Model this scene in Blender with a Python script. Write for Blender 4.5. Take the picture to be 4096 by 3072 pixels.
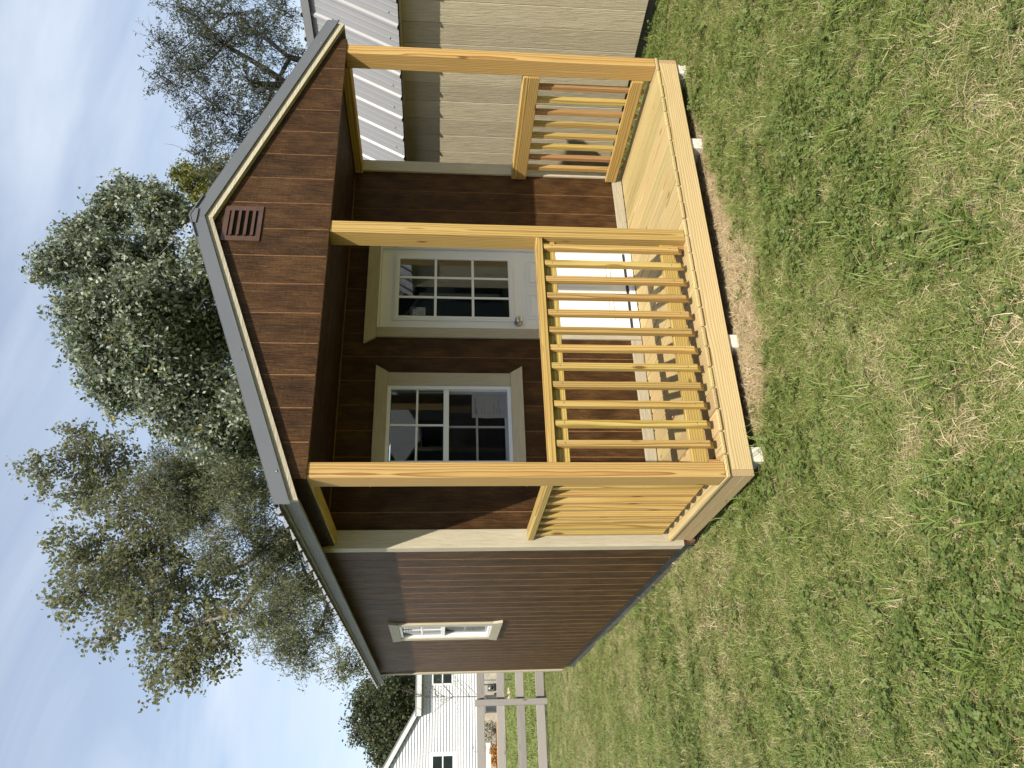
import bpy, bmesh, math, random
import numpy as np
from mathutils import Vector, Matrix
random.seed(7)
S = bpy.context.scene
COL = S.collection
for o in list(bpy.data.objects): bpy.data.objects.remove(o)

# ------------------------------------------------------------------ camera (phone held sideways: rolled a quarter turn)
CP = Vector((-1.51701, -3.94965, 1.57686)); yaw, pitch, roll, FPX = 0.48613, -0.08937, 0.0085, 3125.66
fwd = Vector((math.sin(yaw)*math.cos(pitch), math.cos(yaw)*math.cos(pitch), math.sin(pitch)))
rgt0 = Vector((math.cos(yaw), -math.sin(yaw), 0)); up0 = rgt0.cross(fwd)
rgt = rgt0*math.cos(roll) + up0*math.sin(roll); upv = up0*math.cos(roll) - rgt0*math.sin(roll)
cd = bpy.data.cameras.new('camera'); cam = bpy.data.objects.new('camera', cd); COL.objects.link(cam)
cx, cy, cz = -upv, rgt, -fwd
cam.matrix_world = Matrix(((cx.x, cy.x, cz.x, CP.x), (cx.y, cy.y, cz.y, CP.y), (cx.z, cy.z, cz.z, CP.z), (0, 0, 0, 1)))
cd.sensor_width = 36; cd.lens = 36*FPX/4096; cd.clip_start = .05; cd.clip_end = 1500
S.camera = cam
S.render.resolution_x, S.render.resolution_y = 1024, 768

# ------------------------------------------------------------------ light
TRAVEL = Vector((.353, .85, -1.0)).normalized()
EL = math.asin(-TRAVEL.z); AZ = math.atan2(-TRAVEL.x, -TRAVEL.y)
sd = bpy.data.lights.new('sun', 'SUN'); sd.energy = 5.0; sd.angle = math.radians(.5); sd.color = (1, .93, .82)
sun = bpy.data.objects.new('sun', sd); COL.objects.link(sun); sun.location = (-6, -14, 18)
sun.rotation_euler = TRAVEL.to_track_quat('-Z', 'Y').to_euler()
w = bpy.data.worlds.new('World'); S.world = w; w.use_nodes = True
nt = w.node_tree; nt.nodes.clear()
def N(nt, t, **k):
    n = nt.nodes.new(t)
    for a, b in k.items():
        if a.startswith('i_'): n.inputs[int(a[2:])].default_value = b
        else: setattr(n, a, b)
    return n
sky = N(nt, 'ShaderNodeTexSky', sky_type='NISHITA', sun_disc=False, sun_elevation=EL, sun_rotation=AZ % (2*math.pi), altitude=200, air_density=1.0, dust_density=1.2, ozone_density=1.6)
bg = N(nt, 'ShaderNodeBackground'); bg.inputs[1].default_value = .12
bc = N(nt, 'ShaderNodeBackground'); bc.inputs[0].default_value = (.78, .86, .98, 1); bc.inputs[1].default_value = .84
tc = N(nt, 'ShaderNodeTexCoord'); sp = N(nt, 'ShaderNodeSeparateXYZ')
zz = N(nt, 'ShaderNodeMath', operation='ADD', i_1=.18); zm = N(nt, 'ShaderNodeMath', operation='MAXIMUM', i_1=.05)
dv = N(nt, 'ShaderNodeVectorMath', operation='DIVIDE'); cb = N(nt, 'ShaderNodeCombineXYZ')
mp = N(nt, 'ShaderNodeMapping'); mp.inputs['Rotation'].default_value = (0, 0, math.radians(-32)); mp.inputs['Scale'].default_value = (.75, 1.35, 1)
n1 = N(nt, 'ShaderNodeTexNoise'); n1.inputs['Scale'].default_value = 1.15; n1.inputs['Detail'].default_value = 7; n1.inputs['Roughness'].default_value = .52; n1.inputs['Distortion'].default_value = 1.1
cr = N(nt, 'ShaderNodeValToRGB'); cr.color_ramp.elements[0].position = .40; cr.color_ramp.elements[1].position = .74
cr.color_ramp.elements[0].color = (.38, .38, .38, 1); cr.color_ramp.elements[1].color = (.85, .85, .85, 1)
mx = N(nt, 'ShaderNodeMixShader'); ow = N(nt, 'ShaderNodeOutputWorld')
L = nt.links.new
L(tc.outputs['Generated'], sp.inputs[0]); L(sp.outputs[2], zz.inputs[0]); L(zz.outputs[0], zm.inputs[0])
for i in range(3): L(zm.outputs[0], cb.inputs[i])
L(tc.outputs['Generated'], dv.inputs[0]); L(cb.outputs[0], dv.inputs[1]); L(dv.outputs[0], mp.inputs[0]); L(mp.outputs[0], n1.inputs[0])
L(n1.outputs[0], cr.inputs[0]); L(cr.outputs[0], mx.inputs[0]); L(sky.outputs[0], bg.inputs[0])
L(bg.outputs[0], mx.inputs[1]); L(bc.outputs[0], mx.inputs[2]); L(mx.outputs[0], ow.inputs[0])
vs = S.view_settings; vs.view_transform = 'Standard'; vs.look = 'None'; vs.exposure = 0.38; vs.gamma = 1; vs.use_curve_mapping = False

# ------------------------------------------------------------------ materials
M = {}
def mat_base(name):
    m = bpy.data.materials.new(name); m.use_nodes = True; M[name] = m
    nt = m.node_tree; return m, nt, nt.nodes['Principled BSDF'], nt.links.new
def rgba(c): return (c[0], c[1], c[2], 1)
def ramp(nt, stops):
    r = N(nt, 'ShaderNodeValToRGB'); e = r.color_ramp.elements
    while len(e) < len(stops): e.new(.5)
    for i, (p, c) in enumerate(stops): e[i].position = p; e[i].color = rgba(c)
    return r
def objcoord(nt, lk, rnd=True):
    t = N(nt, 'ShaderNodeTexCoord')
    if not rnd: return t.outputs['Object'], None
    oi = N(nt, 'ShaderNodeObjectInfo'); mu = N(nt, 'ShaderNodeVectorMath', operation='MULTIPLY_ADD')
    mu.inputs[1].default_value = (23.1, 31.7, 17.3)
    lk(oi.outputs['Random'], mu.inputs[0]); lk(t.outputs['Object'], mu.inputs[2])
    return mu.outputs[0], oi.outputs['Random']
def plain(name, col, rough=.5, metal=0, spec=.5, var=.0, vscale=8, bump=0, bscale=60):
    m, nt, b, lk = mat_base(name)
    b.inputs['Base Color'].default_value = rgba(col); b.inputs['Roughness'].default_value = rough; b.inputs['Metallic'].default_value = metal
    b.inputs['Specular IOR Level'].default_value = spec
    if var or bump:
        v, r = objcoord(nt, lk)
        if var:
            n = N(nt, 'ShaderNodeTexNoise'); n.inputs['Scale'].default_value = vscale; n.inputs['Detail'].default_value = 6; lk(v, n.inputs[0])
            rp = ramp(nt, [(.3, [c*(1-var) for c in col]), (.7, [min(1, c*(1+var)) for c in col])]); lk(n.outputs[0], rp.inputs[0]); lk(rp.outputs[0], b.inputs['Base Color'])
        if bump:
            n2 = N(nt, 'ShaderNodeTexNoise'); n2.inputs['Scale'].default_value = bscale; n2.inputs['Detail'].default_value = 4; lk(v, n2.inputs[0])
            bp = N(nt, 'ShaderNodeBump'); bp.inputs['Distance'].default_value = bump; lk(n2.outputs[0], bp.inputs['Height']); lk(bp.outputs[0], b.inputs['Normal'])
    return m
def pine(name, light, mid, dark, axis, rough=.62, ring=24., knots=True):
    """sawn pine: growth rings round a pith that lies off the board, stretched along the grain"""
    m, nt, b, lk = mat_base(name)
    v, rnd = objcoord(nt, lk)
    t = N(nt, 'ShaderNodeTexCoord'); oi = N(nt, 'ShaderNodeObjectInfo')
    wn = N(nt, 'ShaderNodeTexWhiteNoise', noise_dimensions='1D'); lk(oi.outputs['Random'], wn.inputs['W'])
    so = N(nt, 'ShaderNodeVectorMath', operation='SUBTRACT'); lk(wn.outputs['Color'], so.inputs[0]); so.inputs[1].default_value = (.5, .5, .5)
    ma = N(nt, 'ShaderNodeVectorMath', operation='MULTIPLY_ADD'); kx = [.22, .22, .22]; kx[axis] = 40; ma.inputs[1].default_value = kx
    lk(so.outputs[0], ma.inputs[0]); lk(t.outputs['Object'], ma.inputs[2])
    sc = [1, 1, 1]; sc[axis] = .16
    mp = N(nt, 'ShaderNodeMapping'); mp.inputs['Scale'].default_value = sc; lk(ma.outputs[0], mp.inputs[0])
    wv = N(nt, 'ShaderNodeTexWave', wave_type='RINGS', rings_direction='XYZ'[axis], wave_profile='SAW')
    wv.inputs['Scale'].default_value = ring; wv.inputs['Distortion'].default_value = 9; wv.inputs['Detail'].default_value = 2; wv.inputs['Detail Scale'].default_value = .3
    lk(mp.outputs[0], wv.inputs[0])
    rp = ramp(nt, [(.0, light), (.62, mid), (.93, dark), (1., light)]); lk(wv.outputs['Fac'], rp.inputs[0])
    # fine fibres
    s2 = [220, 220, 220]; s2[axis] = 5
    m2 = N(nt, 'ShaderNodeMapping'); m2.inputs['Scale'].default_value = s2; lk(v, m2.inputs[0])
    nf = N(nt, 'ShaderNodeTexNoise'); nf.inputs['Scale'].default_value = 1; nf.inputs['Detail'].default_value = 3; lk(m2.outputs[0], nf.inputs[0])
    mixf = N(nt, 'ShaderNodeMix', data_type='RGBA', blend_type='MULTIPLY'); mixf.inputs[0].default_value = .28
    lk(rp.outputs[0], mixf.inputs[6]); 
    rf = ramp(nt, [(.35, (.62, .55, .45)), (.65, (1, 1, 1))]); lk(nf.outputs[0], rf.inputs[0]); lk(rf.outputs[0], mixf.inputs[7])
    # board to board tone
    hs = N(nt, 'ShaderNodeHueSaturation'); lk(mixf.outputs[2], hs.inputs['Color'])
    mr = N(nt, 'ShaderNodeMapRange'); mr.inputs[3].default_value = .80; mr.inputs[4].default_value = 1.1; lk(rnd, mr.inputs[0]); lk(mr.outputs[0], hs.inputs['Value'])
    m7 = N(nt, 'ShaderNodeMath', operation='MULTIPLY', i_1=7.31); fr = N(nt, 'ShaderNodeMath', operation='FRACT'); lk(rnd, m7.inputs[0]); lk(m7.outputs[0], fr.inputs[0])
    mh = N(nt, 'ShaderNodeMapRange'); mh.inputs[3].default_value = .486; mh.inputs[4].default_value = .508; lk(fr.outputs[0], mh.inputs[0]); lk(mh.outputs[0], hs.inputs['Hue'])
    out = hs.outputs[0]
    if knots:
        s3 = [9, 9, 9]; s3[axis] = 2.3
        m3 = N(nt, 'ShaderNodeMapping'); m3.inputs['Scale'].default_value = s3; lk(v, m3.inputs[0])
        vo = N(nt, 'ShaderNodeTexVoronoi'); vo.inputs['Scale'].default_value = 1; lk(m3.outputs[0], vo.inputs[0])
        kr = ramp(nt, [(.06, (1, 1, 1)), (.125, (0, 0, 0))]); lk(vo.outputs['Distance'], kr.inputs[0])
        mk = N(nt, 'ShaderNodeMix', data_type='RGBA'); lk(kr.outputs[0], mk.inputs[0]); lk(out, mk.inputs[6]); mk.inputs[7].default_value = (.16, .075, .025, 1); out = mk.outputs[2]
    lk(out, b.inputs['Base Color']); b.inputs['Roughness'].default_value = rough; b.inputs['Specular IOR Level'].default_value = .3
    bp = N(nt, 'ShaderNodeBump'); bp.inputs['Distance'].default_value = .0012; bp.inputs['Strength'].default_value = .6; lk(nf.outputs[0], bp.inputs['Height']); lk(bp.outputs[0], b.inputs['Normal'])
    return m
for ax, k in enumerate('xyz'):
    pine('pine_'+k, (.55, .405, .145), (.47, .32, .09), (.27, .15, .035), ax)
    pine('deckpine_'+k, (.56, .455, .235), (.49, .375, .165), (.36, .245, .085), ax, ring=22)
    pine('rimpine_'+k, (.60, .46, .27), (.52, .38, .19), (.36, .23, .09), ax, ring=26, knots=False)
    pine('grey_'+k, (.36, .34, .32), (.32, .30, .28), (.24, .22, .20), ax, ring=30)
pine('redpine_z', (.52, .34, .14), (.44, .265, .095), (.30, .16, .05), 2)
pine('redpine_y', (.52, .34, .14), (.44, .265, .095), (.30, .16, .05), 1)
def emboss(name, c0, c1, c2, axis, rough, dist, spec=.4, blotch=.5, fine=1.):
    """pressed wood-grain siding: stretched grain relief and a mottled stain"""
    m, nt, b, lk = mat_base(name)
    v, rnd = objcoord(nt, lk)
    s1 = [80, 80, 80]; s1[axis] = 6*fine
    m1 = N(nt, 'ShaderNodeMapping'); m1.inputs['Scale'].default_value = s1; lk(v, m1.inputs[0])
    n1 = N(nt, 'ShaderNodeTexNoise'); n1.inputs['Scale'].default_value = 1; n1.inputs['Detail'].default_value = 5; n1.inputs['Distortion'].default_value = 1.1; lk(m1.outputs[0], n1.inputs[0])
    s4 = [26, 26, 26]; s4[axis] = 55
    m4 = N(nt, 'ShaderNodeMapping'); m4.inputs['Scale'].default_value = s4; lk(v, m4.inputs[0])
    n4 = N(nt, 'ShaderNodeTexNoise'); n4.inputs['Scale'].default_value = 1; n4.inputs['Detail'].default_value = 3; lk(m4.outputs[0], n4.inputs[0])
    ad = N(nt, 'ShaderNodeMath', operation='MULTIPLY_ADD', i_1=.17); lk(n4.outputs[0], ad.inputs[0]); lk(n1.outputs[0], ad.inputs[2])
    s2 = [11, 11, 11]; s2[axis] = 5.5
    m2 = N(nt, 'ShaderNodeMapping'); m2.inputs['Scale'].default_value = s2; lk(v, m2.inputs[0])
    n2 = N(nt, 'ShaderNodeTexNoise'); n2.inputs['Scale'].default_value = 1; n2.inputs['Detail'].default_value = 4; lk(m2.outputs[0], n2.inputs[0])
    mixv = N(nt, 'ShaderNodeMix', data_type='FLOAT'); mixv.inputs[0].default_value = blotch; lk(n1.outputs[0], mixv.inputs[2]); lk(n2.outputs[0], mixv.inputs[3])
    rp = ramp(nt, [(.33, c0), (.5, c1), (.68, c2)]); lk(mixv.outputs[0], rp.inputs[0])
    hs = N(nt, 'ShaderNodeHueSaturation'); lk(rp.outputs[0], hs.inputs['Color'])
    mr = N(nt, 'ShaderNodeMapRange'); mr.inputs[3].default_value = .86; mr.inputs[4].default_value = 1.14; lk(rnd, mr.inputs[0]); lk(mr.outputs[0], hs.inputs['Value'])
    lk(hs.outputs[0], b.inputs['Base Color']); b.inputs['Roughness'].default_value = rough; b.inputs['Specular IOR Level'].default_value = spec
    bp = N(nt, 'ShaderNodeBump'); bp.inputs['Distance'].default_value = dist; lk(ad.outputs[0], bp.inputs['Height']); lk(bp.outputs[0], b.inputs['Normal'])
    return m
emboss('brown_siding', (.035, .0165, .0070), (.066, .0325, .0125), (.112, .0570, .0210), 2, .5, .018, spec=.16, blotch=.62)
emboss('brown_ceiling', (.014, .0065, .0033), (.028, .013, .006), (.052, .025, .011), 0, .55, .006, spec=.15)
plain('groove', (.23, .115, .047), .7, var=.3, vscale=25)  # groove stain, lightened so plank edges read as sunlit
emboss('eave_tan_shaded', (.16, .158, .145), (.19, .188, .172), (.22, .215, .2), 1, .6, .005, spec=.3, blotch=.3)  # tan trim colour greyed and darkened to carry the eave's shade
emboss('tan_siding', (.43, .375, .25), (.49, .43, .295), (.55, .485, .34), 2, .6, .006, spec=.3, blotch=.3)
plain('tan_groove', (.40, .36, .27), .8)
for ax, k in enumerate('xyz'): emboss('tan_trim_'+k, (.40, .355, .25), (.45, .40, .29), (.50, .45, .33), ax, .6, .005, spec=.3, blotch=.3)
plain('white_paint', (.80, .80, .77), .42, var=.03, vscale=3, bump=.0004, bscale=90)
plain('white_vinyl', (.82, .83, .83), .35, var=.02)
plain('house_siding', (.60, .61, .62), .55, var=.03, vscale=2)
plain('roof_grey', (.20, .20, .205), .42, var=.06, vscale=3, spec=.4)
plain('rake_grey', (.130, .138, .148), .45, var=.05, vscale=2.5, spec=.4, bump=.0006, bscale=5)
plain('roof_white', (.27, .268, .262), .34, var=.035, vscale=2, spec=.5)
plain('vent_brown', (.085, .045, .028), .38, var=.15, vscale=20, bump=.0005)
plain('shade_black', (.01, .009, .008), .9)  # black that paints the shade behind louvers and panes
plain('soil', (.075, .055, .036), .95, var=.4, vscale=14, bump=.01, bscale=30)
plain('primed_wood', (.66, .62, .53), .8, var=.2, vscale=40, bump=.001)
plain('skid_grey', (.10, .092, .08), .85, var=.3, vscale=10, bump=.002)
plain('steel', (.55, .53, .5), .28, metal=1)
plain('black_rubber', (.02, .022, .025), .6)
plain('screw_steel', (.3, .3, .3), .4, metal=1)
plain('interior', (.10, .07, .045), .9)
plain('concrete', (.42, .37, .29), .9, var=.15, vscale=6)
plain('dark_unit', (.10, .11, .12), .5, var=.1)
plain('bed_timber', (.50, .27, .12), .8, var=.3, vscale=8)
plain('label_navy', (.012, .035, .055), .4)
plain('label_white', (.72, .72, .7), .6)
plain('print_ink', (.03, .03, .035), .7)
plain('paper', (.60, .60, .62), .85, var=.05, vscale=12, bump=.0012, bscale=9)
plain('film', (.2, .22, .21), .3, var=.25, vscale=30, bump=.002, bscale=40)
plain('navy_siding', (.035, .042, .06), .6, var=.1)
plain('grey_siding', (.09, .095, .1), .6, var=.1)
plain('stone', (.42, .33, .26), .9, var=.3, vscale=9)
plain('pipe_grey', (.13, .17, .2), .5)
def glass(name, refl=1.0, tint=(1, 1, 1)):
    m, nt, b, lk = mat_base(name); nt.nodes.remove(b)
    tr = N(nt, 'ShaderNodeBsdfTransparent'); tr.inputs[0].default_value = rgba(tint)
    gl = N(nt, 'ShaderNodeBsdfGlossy'); gl.inputs['Roughness'].default_value = .012; gl.inputs[0].default_value = (.9, .93, .95, 1)
    fr = N(nt, 'ShaderNodeFresnel'); fr.inputs[0].default_value = 1.55
    mu = N(nt, 'ShaderNodeMath', operation='MULTIPLY', i_1=1.7*refl, use_clamp=True); lk(fr.outputs[0], mu.inputs[0])
    mx = N(nt, 'ShaderNodeMixShader'); lk(mu.outputs[0], mx.inputs[0]); lk(tr.outputs[0], mx.inputs[1]); lk(gl.outputs[0], mx.inputs[2])
    lk(mx.outputs[0], nt.nodes['Material Output'].inputs[0]); return m
glass('glass', .62, (.80, .84, .82))
def screenmat():
    m, nt, b, lk = mat_base('insect_screen'); nt.nodes.remove(b)
    tr = N(nt, 'ShaderNodeBsdfTransparent'); df = N(nt, 'ShaderNodeBsdfDiffuse'); df.inputs[0].default_value = (.03, .03, .03, 1)
    mx = N(nt, 'ShaderNodeMixShader'); mx.inputs[0].default_value = .22; lk(tr.outputs[0], mx.inputs[1]); lk(df.outputs[0], mx.inputs[2]); lk(mx.outputs[0], nt.nodes['Material Output'].inputs[0])
screenmat()
def leafmat(name, cols, back=None, trans=.25, rough=.5, spec=.3):
    """leaf: colour by the leaf's own tone, optional paler underside, a little light through the blade"""
    m, nt, b, lk = mat_base(name)
    at = N(nt, 'ShaderNodeAttribute', attribute_name='tone'); rp = ramp(nt, cols); lk(at.outputs['Fac'], rp.inputs[0]); c = rp.outputs[0]
    if back:
        ge = N(nt, 'ShaderNodeNewGeometry'); mk = N(nt, 'ShaderNodeMix', data_type='RGBA'); lk(ge.outputs['Backfacing'], mk.inputs[0]); lk(c, mk.inputs[6]); mk.inputs[7].default_value = rgba(back); c = mk.outputs[2]
    lk(c, b.inputs['Base Color']); b.inputs['Roughness'].default_value = rough; b.inputs['Specular IOR Level'].default_value = spec
    if trans:
        tl = N(nt, 'ShaderNodeBsdfTranslucent'); lk(c, tl.inputs[0]); mx = N(nt, 'ShaderNodeMixShader'); mx.inputs[0].default_value = trans
        lk(b.outputs[0], mx.inputs[1]); lk(tl.outputs[0], mx.inputs[2]); lk(mx.outputs[0], nt.nodes['Material Output'].inputs[0])
    return m
leafmat('leaf_silver', [(0, (.045, .066, .026)), (.6, (.090, .12, .045)), (.93, (.15, .165, .065)), (1, (.24, .20, .035))], back=(.34, .38, .29), trans=.22, rough=.5, spec=.25)
leafmat('leaf_cottonwood', [(0, (.07, .085, .028)), (.6, (.14, .15, .05)), (1, (.26, .23, .08))], back=(.25, .265, .14), trans=.42, rough=.42)
leafmat('leaf_willow', [(0, (.07, .082, .028)), (.6, (.125, .14, .05)), (1, (.19, .175, .07))], back=(.17, .195, .10), trans=.25)
leafmat('leaf_dark', [(0, (.025, .034, .016)), (.7, (.055, .07, .032)), (1, (.10, .085, .04))], back=(.10, .12, .08), trans=.2)
leafmat('leaf_yellow', [(0, (.09, .12, .02)), (.6, (.18, .18, .03)), (1, (.28, .23, .04))], trans=.3)
leafmat('leaf_maple', [(0, (.022, .035, .012)), (.7, (.05, .065, .02)), (1, (.10, .09, .03))], back=(.09, .1, .05), trans=.2)
leafmat('grass_blade', [(0, (.11, .17, .028)), (.35, (.20, .265, .056)), (.62, (.30, .335, .105)), (.8, (.43, .39, .19)), (1, (.60, .50, .30))], trans=.3, rough=.45, spec=.35)
leafmat('clover_leaf', [(0, (.08, .125, .026)), (.6, (.13, .18, .042)), (1, (.20, .235, .075))], trans=.3, rough=.5)
leafmat('straw_blade', [(0, (.34, .25, .13)), (.5, (.58, .46, .27)), (1, (.74, .62, .41))], trans=.2, rough=.6)
leafmat('petal', [(0, (.45, .16, .02)), (.6, (.55, .25, .04)), (1, (.6, .4, .15))], trans=.2)
def bark(name, c0, c1):
    m, nt, b, lk = mat_base(name); v, r = objcoord(nt, lk, False)
    n = N(nt, 'ShaderNodeTexNoise'); n.inputs['Scale'].default_value = 9; n.inputs['Detail'].default_value = 6; lk(v, n.inputs[0])
    rp = ramp(nt, [(.35, c0), (.65, c1)]); lk(n.outputs[0], rp.inputs[0]); lk(rp.outputs[0], b.inputs['Base Color']); b.inputs['Roughness'].default_value = .9
    bp = N(nt, 'ShaderNodeBump'); bp.inputs['Distance'].default_value = .02; lk(n.outputs[0], bp.inputs['Height']); lk(bp.outputs[0], b.inputs['Normal'])
bark('bark_pale', (.13, .115, .09), (.25, .22, .185)); bark('bark_dark', (.025, .022, .02), (.06, .052, .046)); bark('bark_grey', (.075, .062, .05), (.15, .13, .11))
def groundmat():
    m, nt, b, lk = mat_base('lawn_ground'); v, _ = objcoord(nt, lk, False)
    n = N(nt, 'ShaderNodeTexNoise'); n.inputs['Scale'].default_value = 1.6; n.inputs['Detail'].default_value = 8; n.inputs['Roughness'].default_value = .65; lk(v, n.inputs[0])
    n2 = N(nt, 'ShaderNodeTexNoise'); n2.inputs['Scale'].default_value = 45; n2.inputs['Detail'].default_value = 6; lk(v, n2.inputs[0])
    mxv = N(nt, 'ShaderNodeMix', data_type='FLOAT'); mxv.inputs[0].default_value = .55; lk(n.outputs[0], mxv.inputs[2]); lk(n2.outputs[0], mxv.inputs[3])
    rp = ramp(nt, [(.30, (.075, .095, .026)), (.46, (.13, .15, .048)), (.60, (.19, .18, .075)), (.74, (.27, .22, .12))]); lk(mxv.outputs[0], rp.inputs[0]); lk(rp.outputs[0], b.inputs['Base Color'])
    b.inputs['Roughness'].default_value = .95; b.inputs['Specular IOR Level'].default_value = .1
    bp = N(nt, 'ShaderNodeBump'); bp.inputs['Distance'].default_value = .02; lk(n2.outputs[0], bp.inputs['Height']); lk(bp.outputs[0], b.inputs['Normal'])
groundmat()

# ------------------------------------------------------------------ helpers
WL = {}                       # world location of every object made here
def link(o, loc, parent):
    COL.objects.link(o); loc = Vector(loc); WL[o.name] = loc.copy()
    if parent is not None: o.parent = parent; o.location = loc - WL[parent.name]
    else: o.location = loc
    return o
def thing(name, loc, label, cat, group=None):
    o = bpy.data.objects.new(name, None); o.empty_display_size = .2; link(o, loc, None); return tag(o, label, cat, group)
def tag(o, label, cat=None, group=None, kind=None):
    if label: o['label'] = label
    if cat: o['category'] = cat
    if group: o['group'] = group
    if kind: o['kind'] = kind
    return o
_bc = {}
def bevelbox(dx, dy, dz, mat, bev):
    key = (round(dx, 4), round(dy, 4), round(dz, 4), mat, bev)
    if key in _bc: return _bc[key]
    bm = bmesh.new(); bmesh.ops.create_cube(bm, size=1)
    for v in bm.verts: v.co = Vector((v.co.x*dx, v.co.y*dy, v.co.z*dz))
    if bev: bmesh.ops.bevel(bm, geom=bm.edges[:], offset=min(bev, .3*min(dx, dy, dz)), segments=1, affect='EDGES')
    me = bpy.data.meshes.new('box'); bm.to_mesh(me); bm.free(); me.materials.append(M[mat]); _bc[key] = me; return me
def box(name, x0, x1, y0, y1, z0, z1, mat, parent, bev=.003):
    o = bpy.data.objects.new(name, bevelbox(x1-x0, y1-y0, z1-z0, mat, bev))
    return link(o, ((x0+x1)/2, (y0+y1)/2, (z0+z1)/2), parent)
_pc = {}
def plank(name, x0, x1, y0, y1, z0, z1, mat, parent, out):
    """siding plank whose cut edges show the groove stain, paled to boost their sunlit lines; out: axis the face looks along"""
    d = (x1-x0, y1-y0, z1-z0); key = (round(d[0], 4), round(d[1], 4), round(d[2], 4), mat, out)
    if key not in _pc:
        bm = bmesh.new(); bmesh.ops.create_cube(bm, size=1)
        for v in bm.verts: v.co = Vector((v.co.x*d[0], v.co.y*d[1], v.co.z*d[2]))
        for f in bm.faces: f.normal_update(); f.material_index = 0 if abs(f.normal[out]) > .5 else 1
        me = bpy.data.meshes.new(name); bm.to_mesh(me); bm.free(); me.materials.append(M[mat]); me.materials.append(M['groove']); _pc[key] = me
    return link(bpy.data.objects.new(name, _pc[key]), ((x0+x1)/2, (y0+y1)/2, (z0+z1)/2), parent)
def meshobj(name, verts, faces, mat, parent, loc=(0, 0, 0), smooth=False):
    """verts in world coordinates; the object's origin goes to loc"""
    loc = Vector(loc); me = bpy.data.meshes.new(name)
    me.from_pydata([tuple(Vector(v)-loc) for v in verts], [], faces); me.materials.append(M[mat]); me.update()
    bm = bmesh.new(); bm.from_mesh(me); bmesh.ops.recalc_face_normals(bm, faces=bm.faces); bm.to_mesh(me); bm.free()
    if smooth: me.polygons.foreach_set('use_smooth', [True]*len(me.polygons))
    return link(bpy.data.objects.new(name, me), loc, parent)
def boxes(name, lst, mat, parent, loc=None):
    """several joined boxes as one part"""
    vs, fs = [], []
    for x0, x1, y0, y1, z0, z1 in lst:
        b = len(vs); vs += [(x, y, z) for x in (x0, x1) for y in (y0, y1) for z in (z0, z1)]
        fs += [tuple(b+i for i in q) for q in ((0, 1, 3, 2), (4, 6, 7, 5), (0, 4, 5, 1), (2, 3, 7, 6), (0, 2, 6, 4), (1, 5, 7, 3))]
    if loc is None: loc = vs[0]
    return meshobj(name, vs, fs, mat, parent, loc)
def prism(name, poly, axis, a0, a1, mat, parent):
    """2-D polygon extruded along an axis: axis 'y' -> poly is (x,z); 'x' -> (y,z); 'z' -> (x,y)"""
    f = {'y': lambda p, a: (p[0], a, p[1]), 'x': lambda p, a: (a, p[0], p[1]), 'z': lambda p, a: (p[0], p[1], a)}[axis]
    n = len(poly); vs = [f(p, a0) for p in poly]+[f(p, a1) for p in poly]
    fs = [tuple(range(n)), tuple(range(n, 2*n))]+[(i, (i+1) % n, n+(i+1) % n, n+i) for i in range(n)]
    c = np.mean(np.array(vs), 0); return meshobj(name, vs, fs, mat, parent, tuple(c))
def lathe(name, prof, c, axis, mat, parent, n=16):
    """profile of (radius, height along axis)"""
    vs, fs = [], []
    for r, h in prof:
        for i in range(n):
            a = 2*math.pi*i/n; p = (r*math.cos(a), r*math.sin(a))
            q = {'z': (p[0], p[1], h), 'y': (p[0], h, p[1]), 'x': (h, p[0], p[1])}[axis]; vs.append((c[0]+q[0], c[1]+q[1], c[2]+q[2]))
    for j in range(len(prof)-1):
        for i in range(n): fs.append((j*n+i, j*n+(i+1) % n, (j+1)*n+(i+1) % n, (j+1)*n+i))
    fs.append(tuple(range(n))); fs.append(tuple(range((len(prof)-1)*n, len(prof)*n)))
    return meshobj(name, vs, fs, mat, parent, c, smooth=True)
def split_plank(a0, a1, z0, z1, holes):
    """cut a vertical plank round openings (holes: a0,a1,z0,z1) -> rectangles"""
    cuts = sorted({a0, a1} | {h for H in holes for h in H[:2] if a0 < h < a1}); out = []
    for c0, c1 in zip(cuts, cuts[1:]):
        segs = [(z0, z1)]
        for H in holes:
            if H[0] < (c0+c1)/2 < H[1]:
                ns = []
                for s0, s1 in segs:
                    if H[2] > s0: ns.append((s0, min(s1, H[2])))
                    if H[3] < s1: ns.append((max(s0, H[3]), s1))
                segs = ns
        out += [(c0, c1, s0, s1) for s0, s1 in segs if s1-s0 > .01 and c1-c0 > .004]
    # merge columns with equal z
    res = []
    for r in out:
        if res and abs(res[-1][1]-r[0]) < 1e-6 and res[-1][2:] == r[2:]: res[-1] = (res[-1][0], r[1], r[2], r[3])
        else: res.append(r)
    return res
def npmesh(name, V, F, mat, parent, loc, tone=None, smooth=False):
    """fast mesh from numpy; F is a list of (k, array) face blocks"""
    me = bpy.data.meshes.new(name); V = np.asarray(V, np.float32)-np.asarray(loc, np.float32)
    me.vertices.add(len(V)); me.vertices.foreach_set('co', V.ravel())
    idx = np.concatenate([f.ravel() for f in F]).astype(np.int32); tot = np.concatenate([np.full(len(f), f.shape[1], np.int32) for f in F])
    me.loops.add(len(idx)); me.loops.foreach_set('vertex_index', idx)
    me.polygons.add(len(tot)); me.polygons.foreach_set('loop_start', np.concatenate([[0], np.cumsum(tot)[:-1]]).astype(np.int32)); me.polygons.foreach_set('loop_total', tot)
    if smooth: me.polygons.foreach_set('use_smooth', np.ones(len(tot), bool))
    me.update(calc_edges=True); me.materials.append(M[mat])
    if tone is not None: me.attributes.new('tone', 'FLOAT', 'FACE').data.foreach_set('value', np.asarray(tone, np.float32))
    o = bpy.data.objects.new(name, me)
    return link(o, loc, parent) if parent is not False else o

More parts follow.
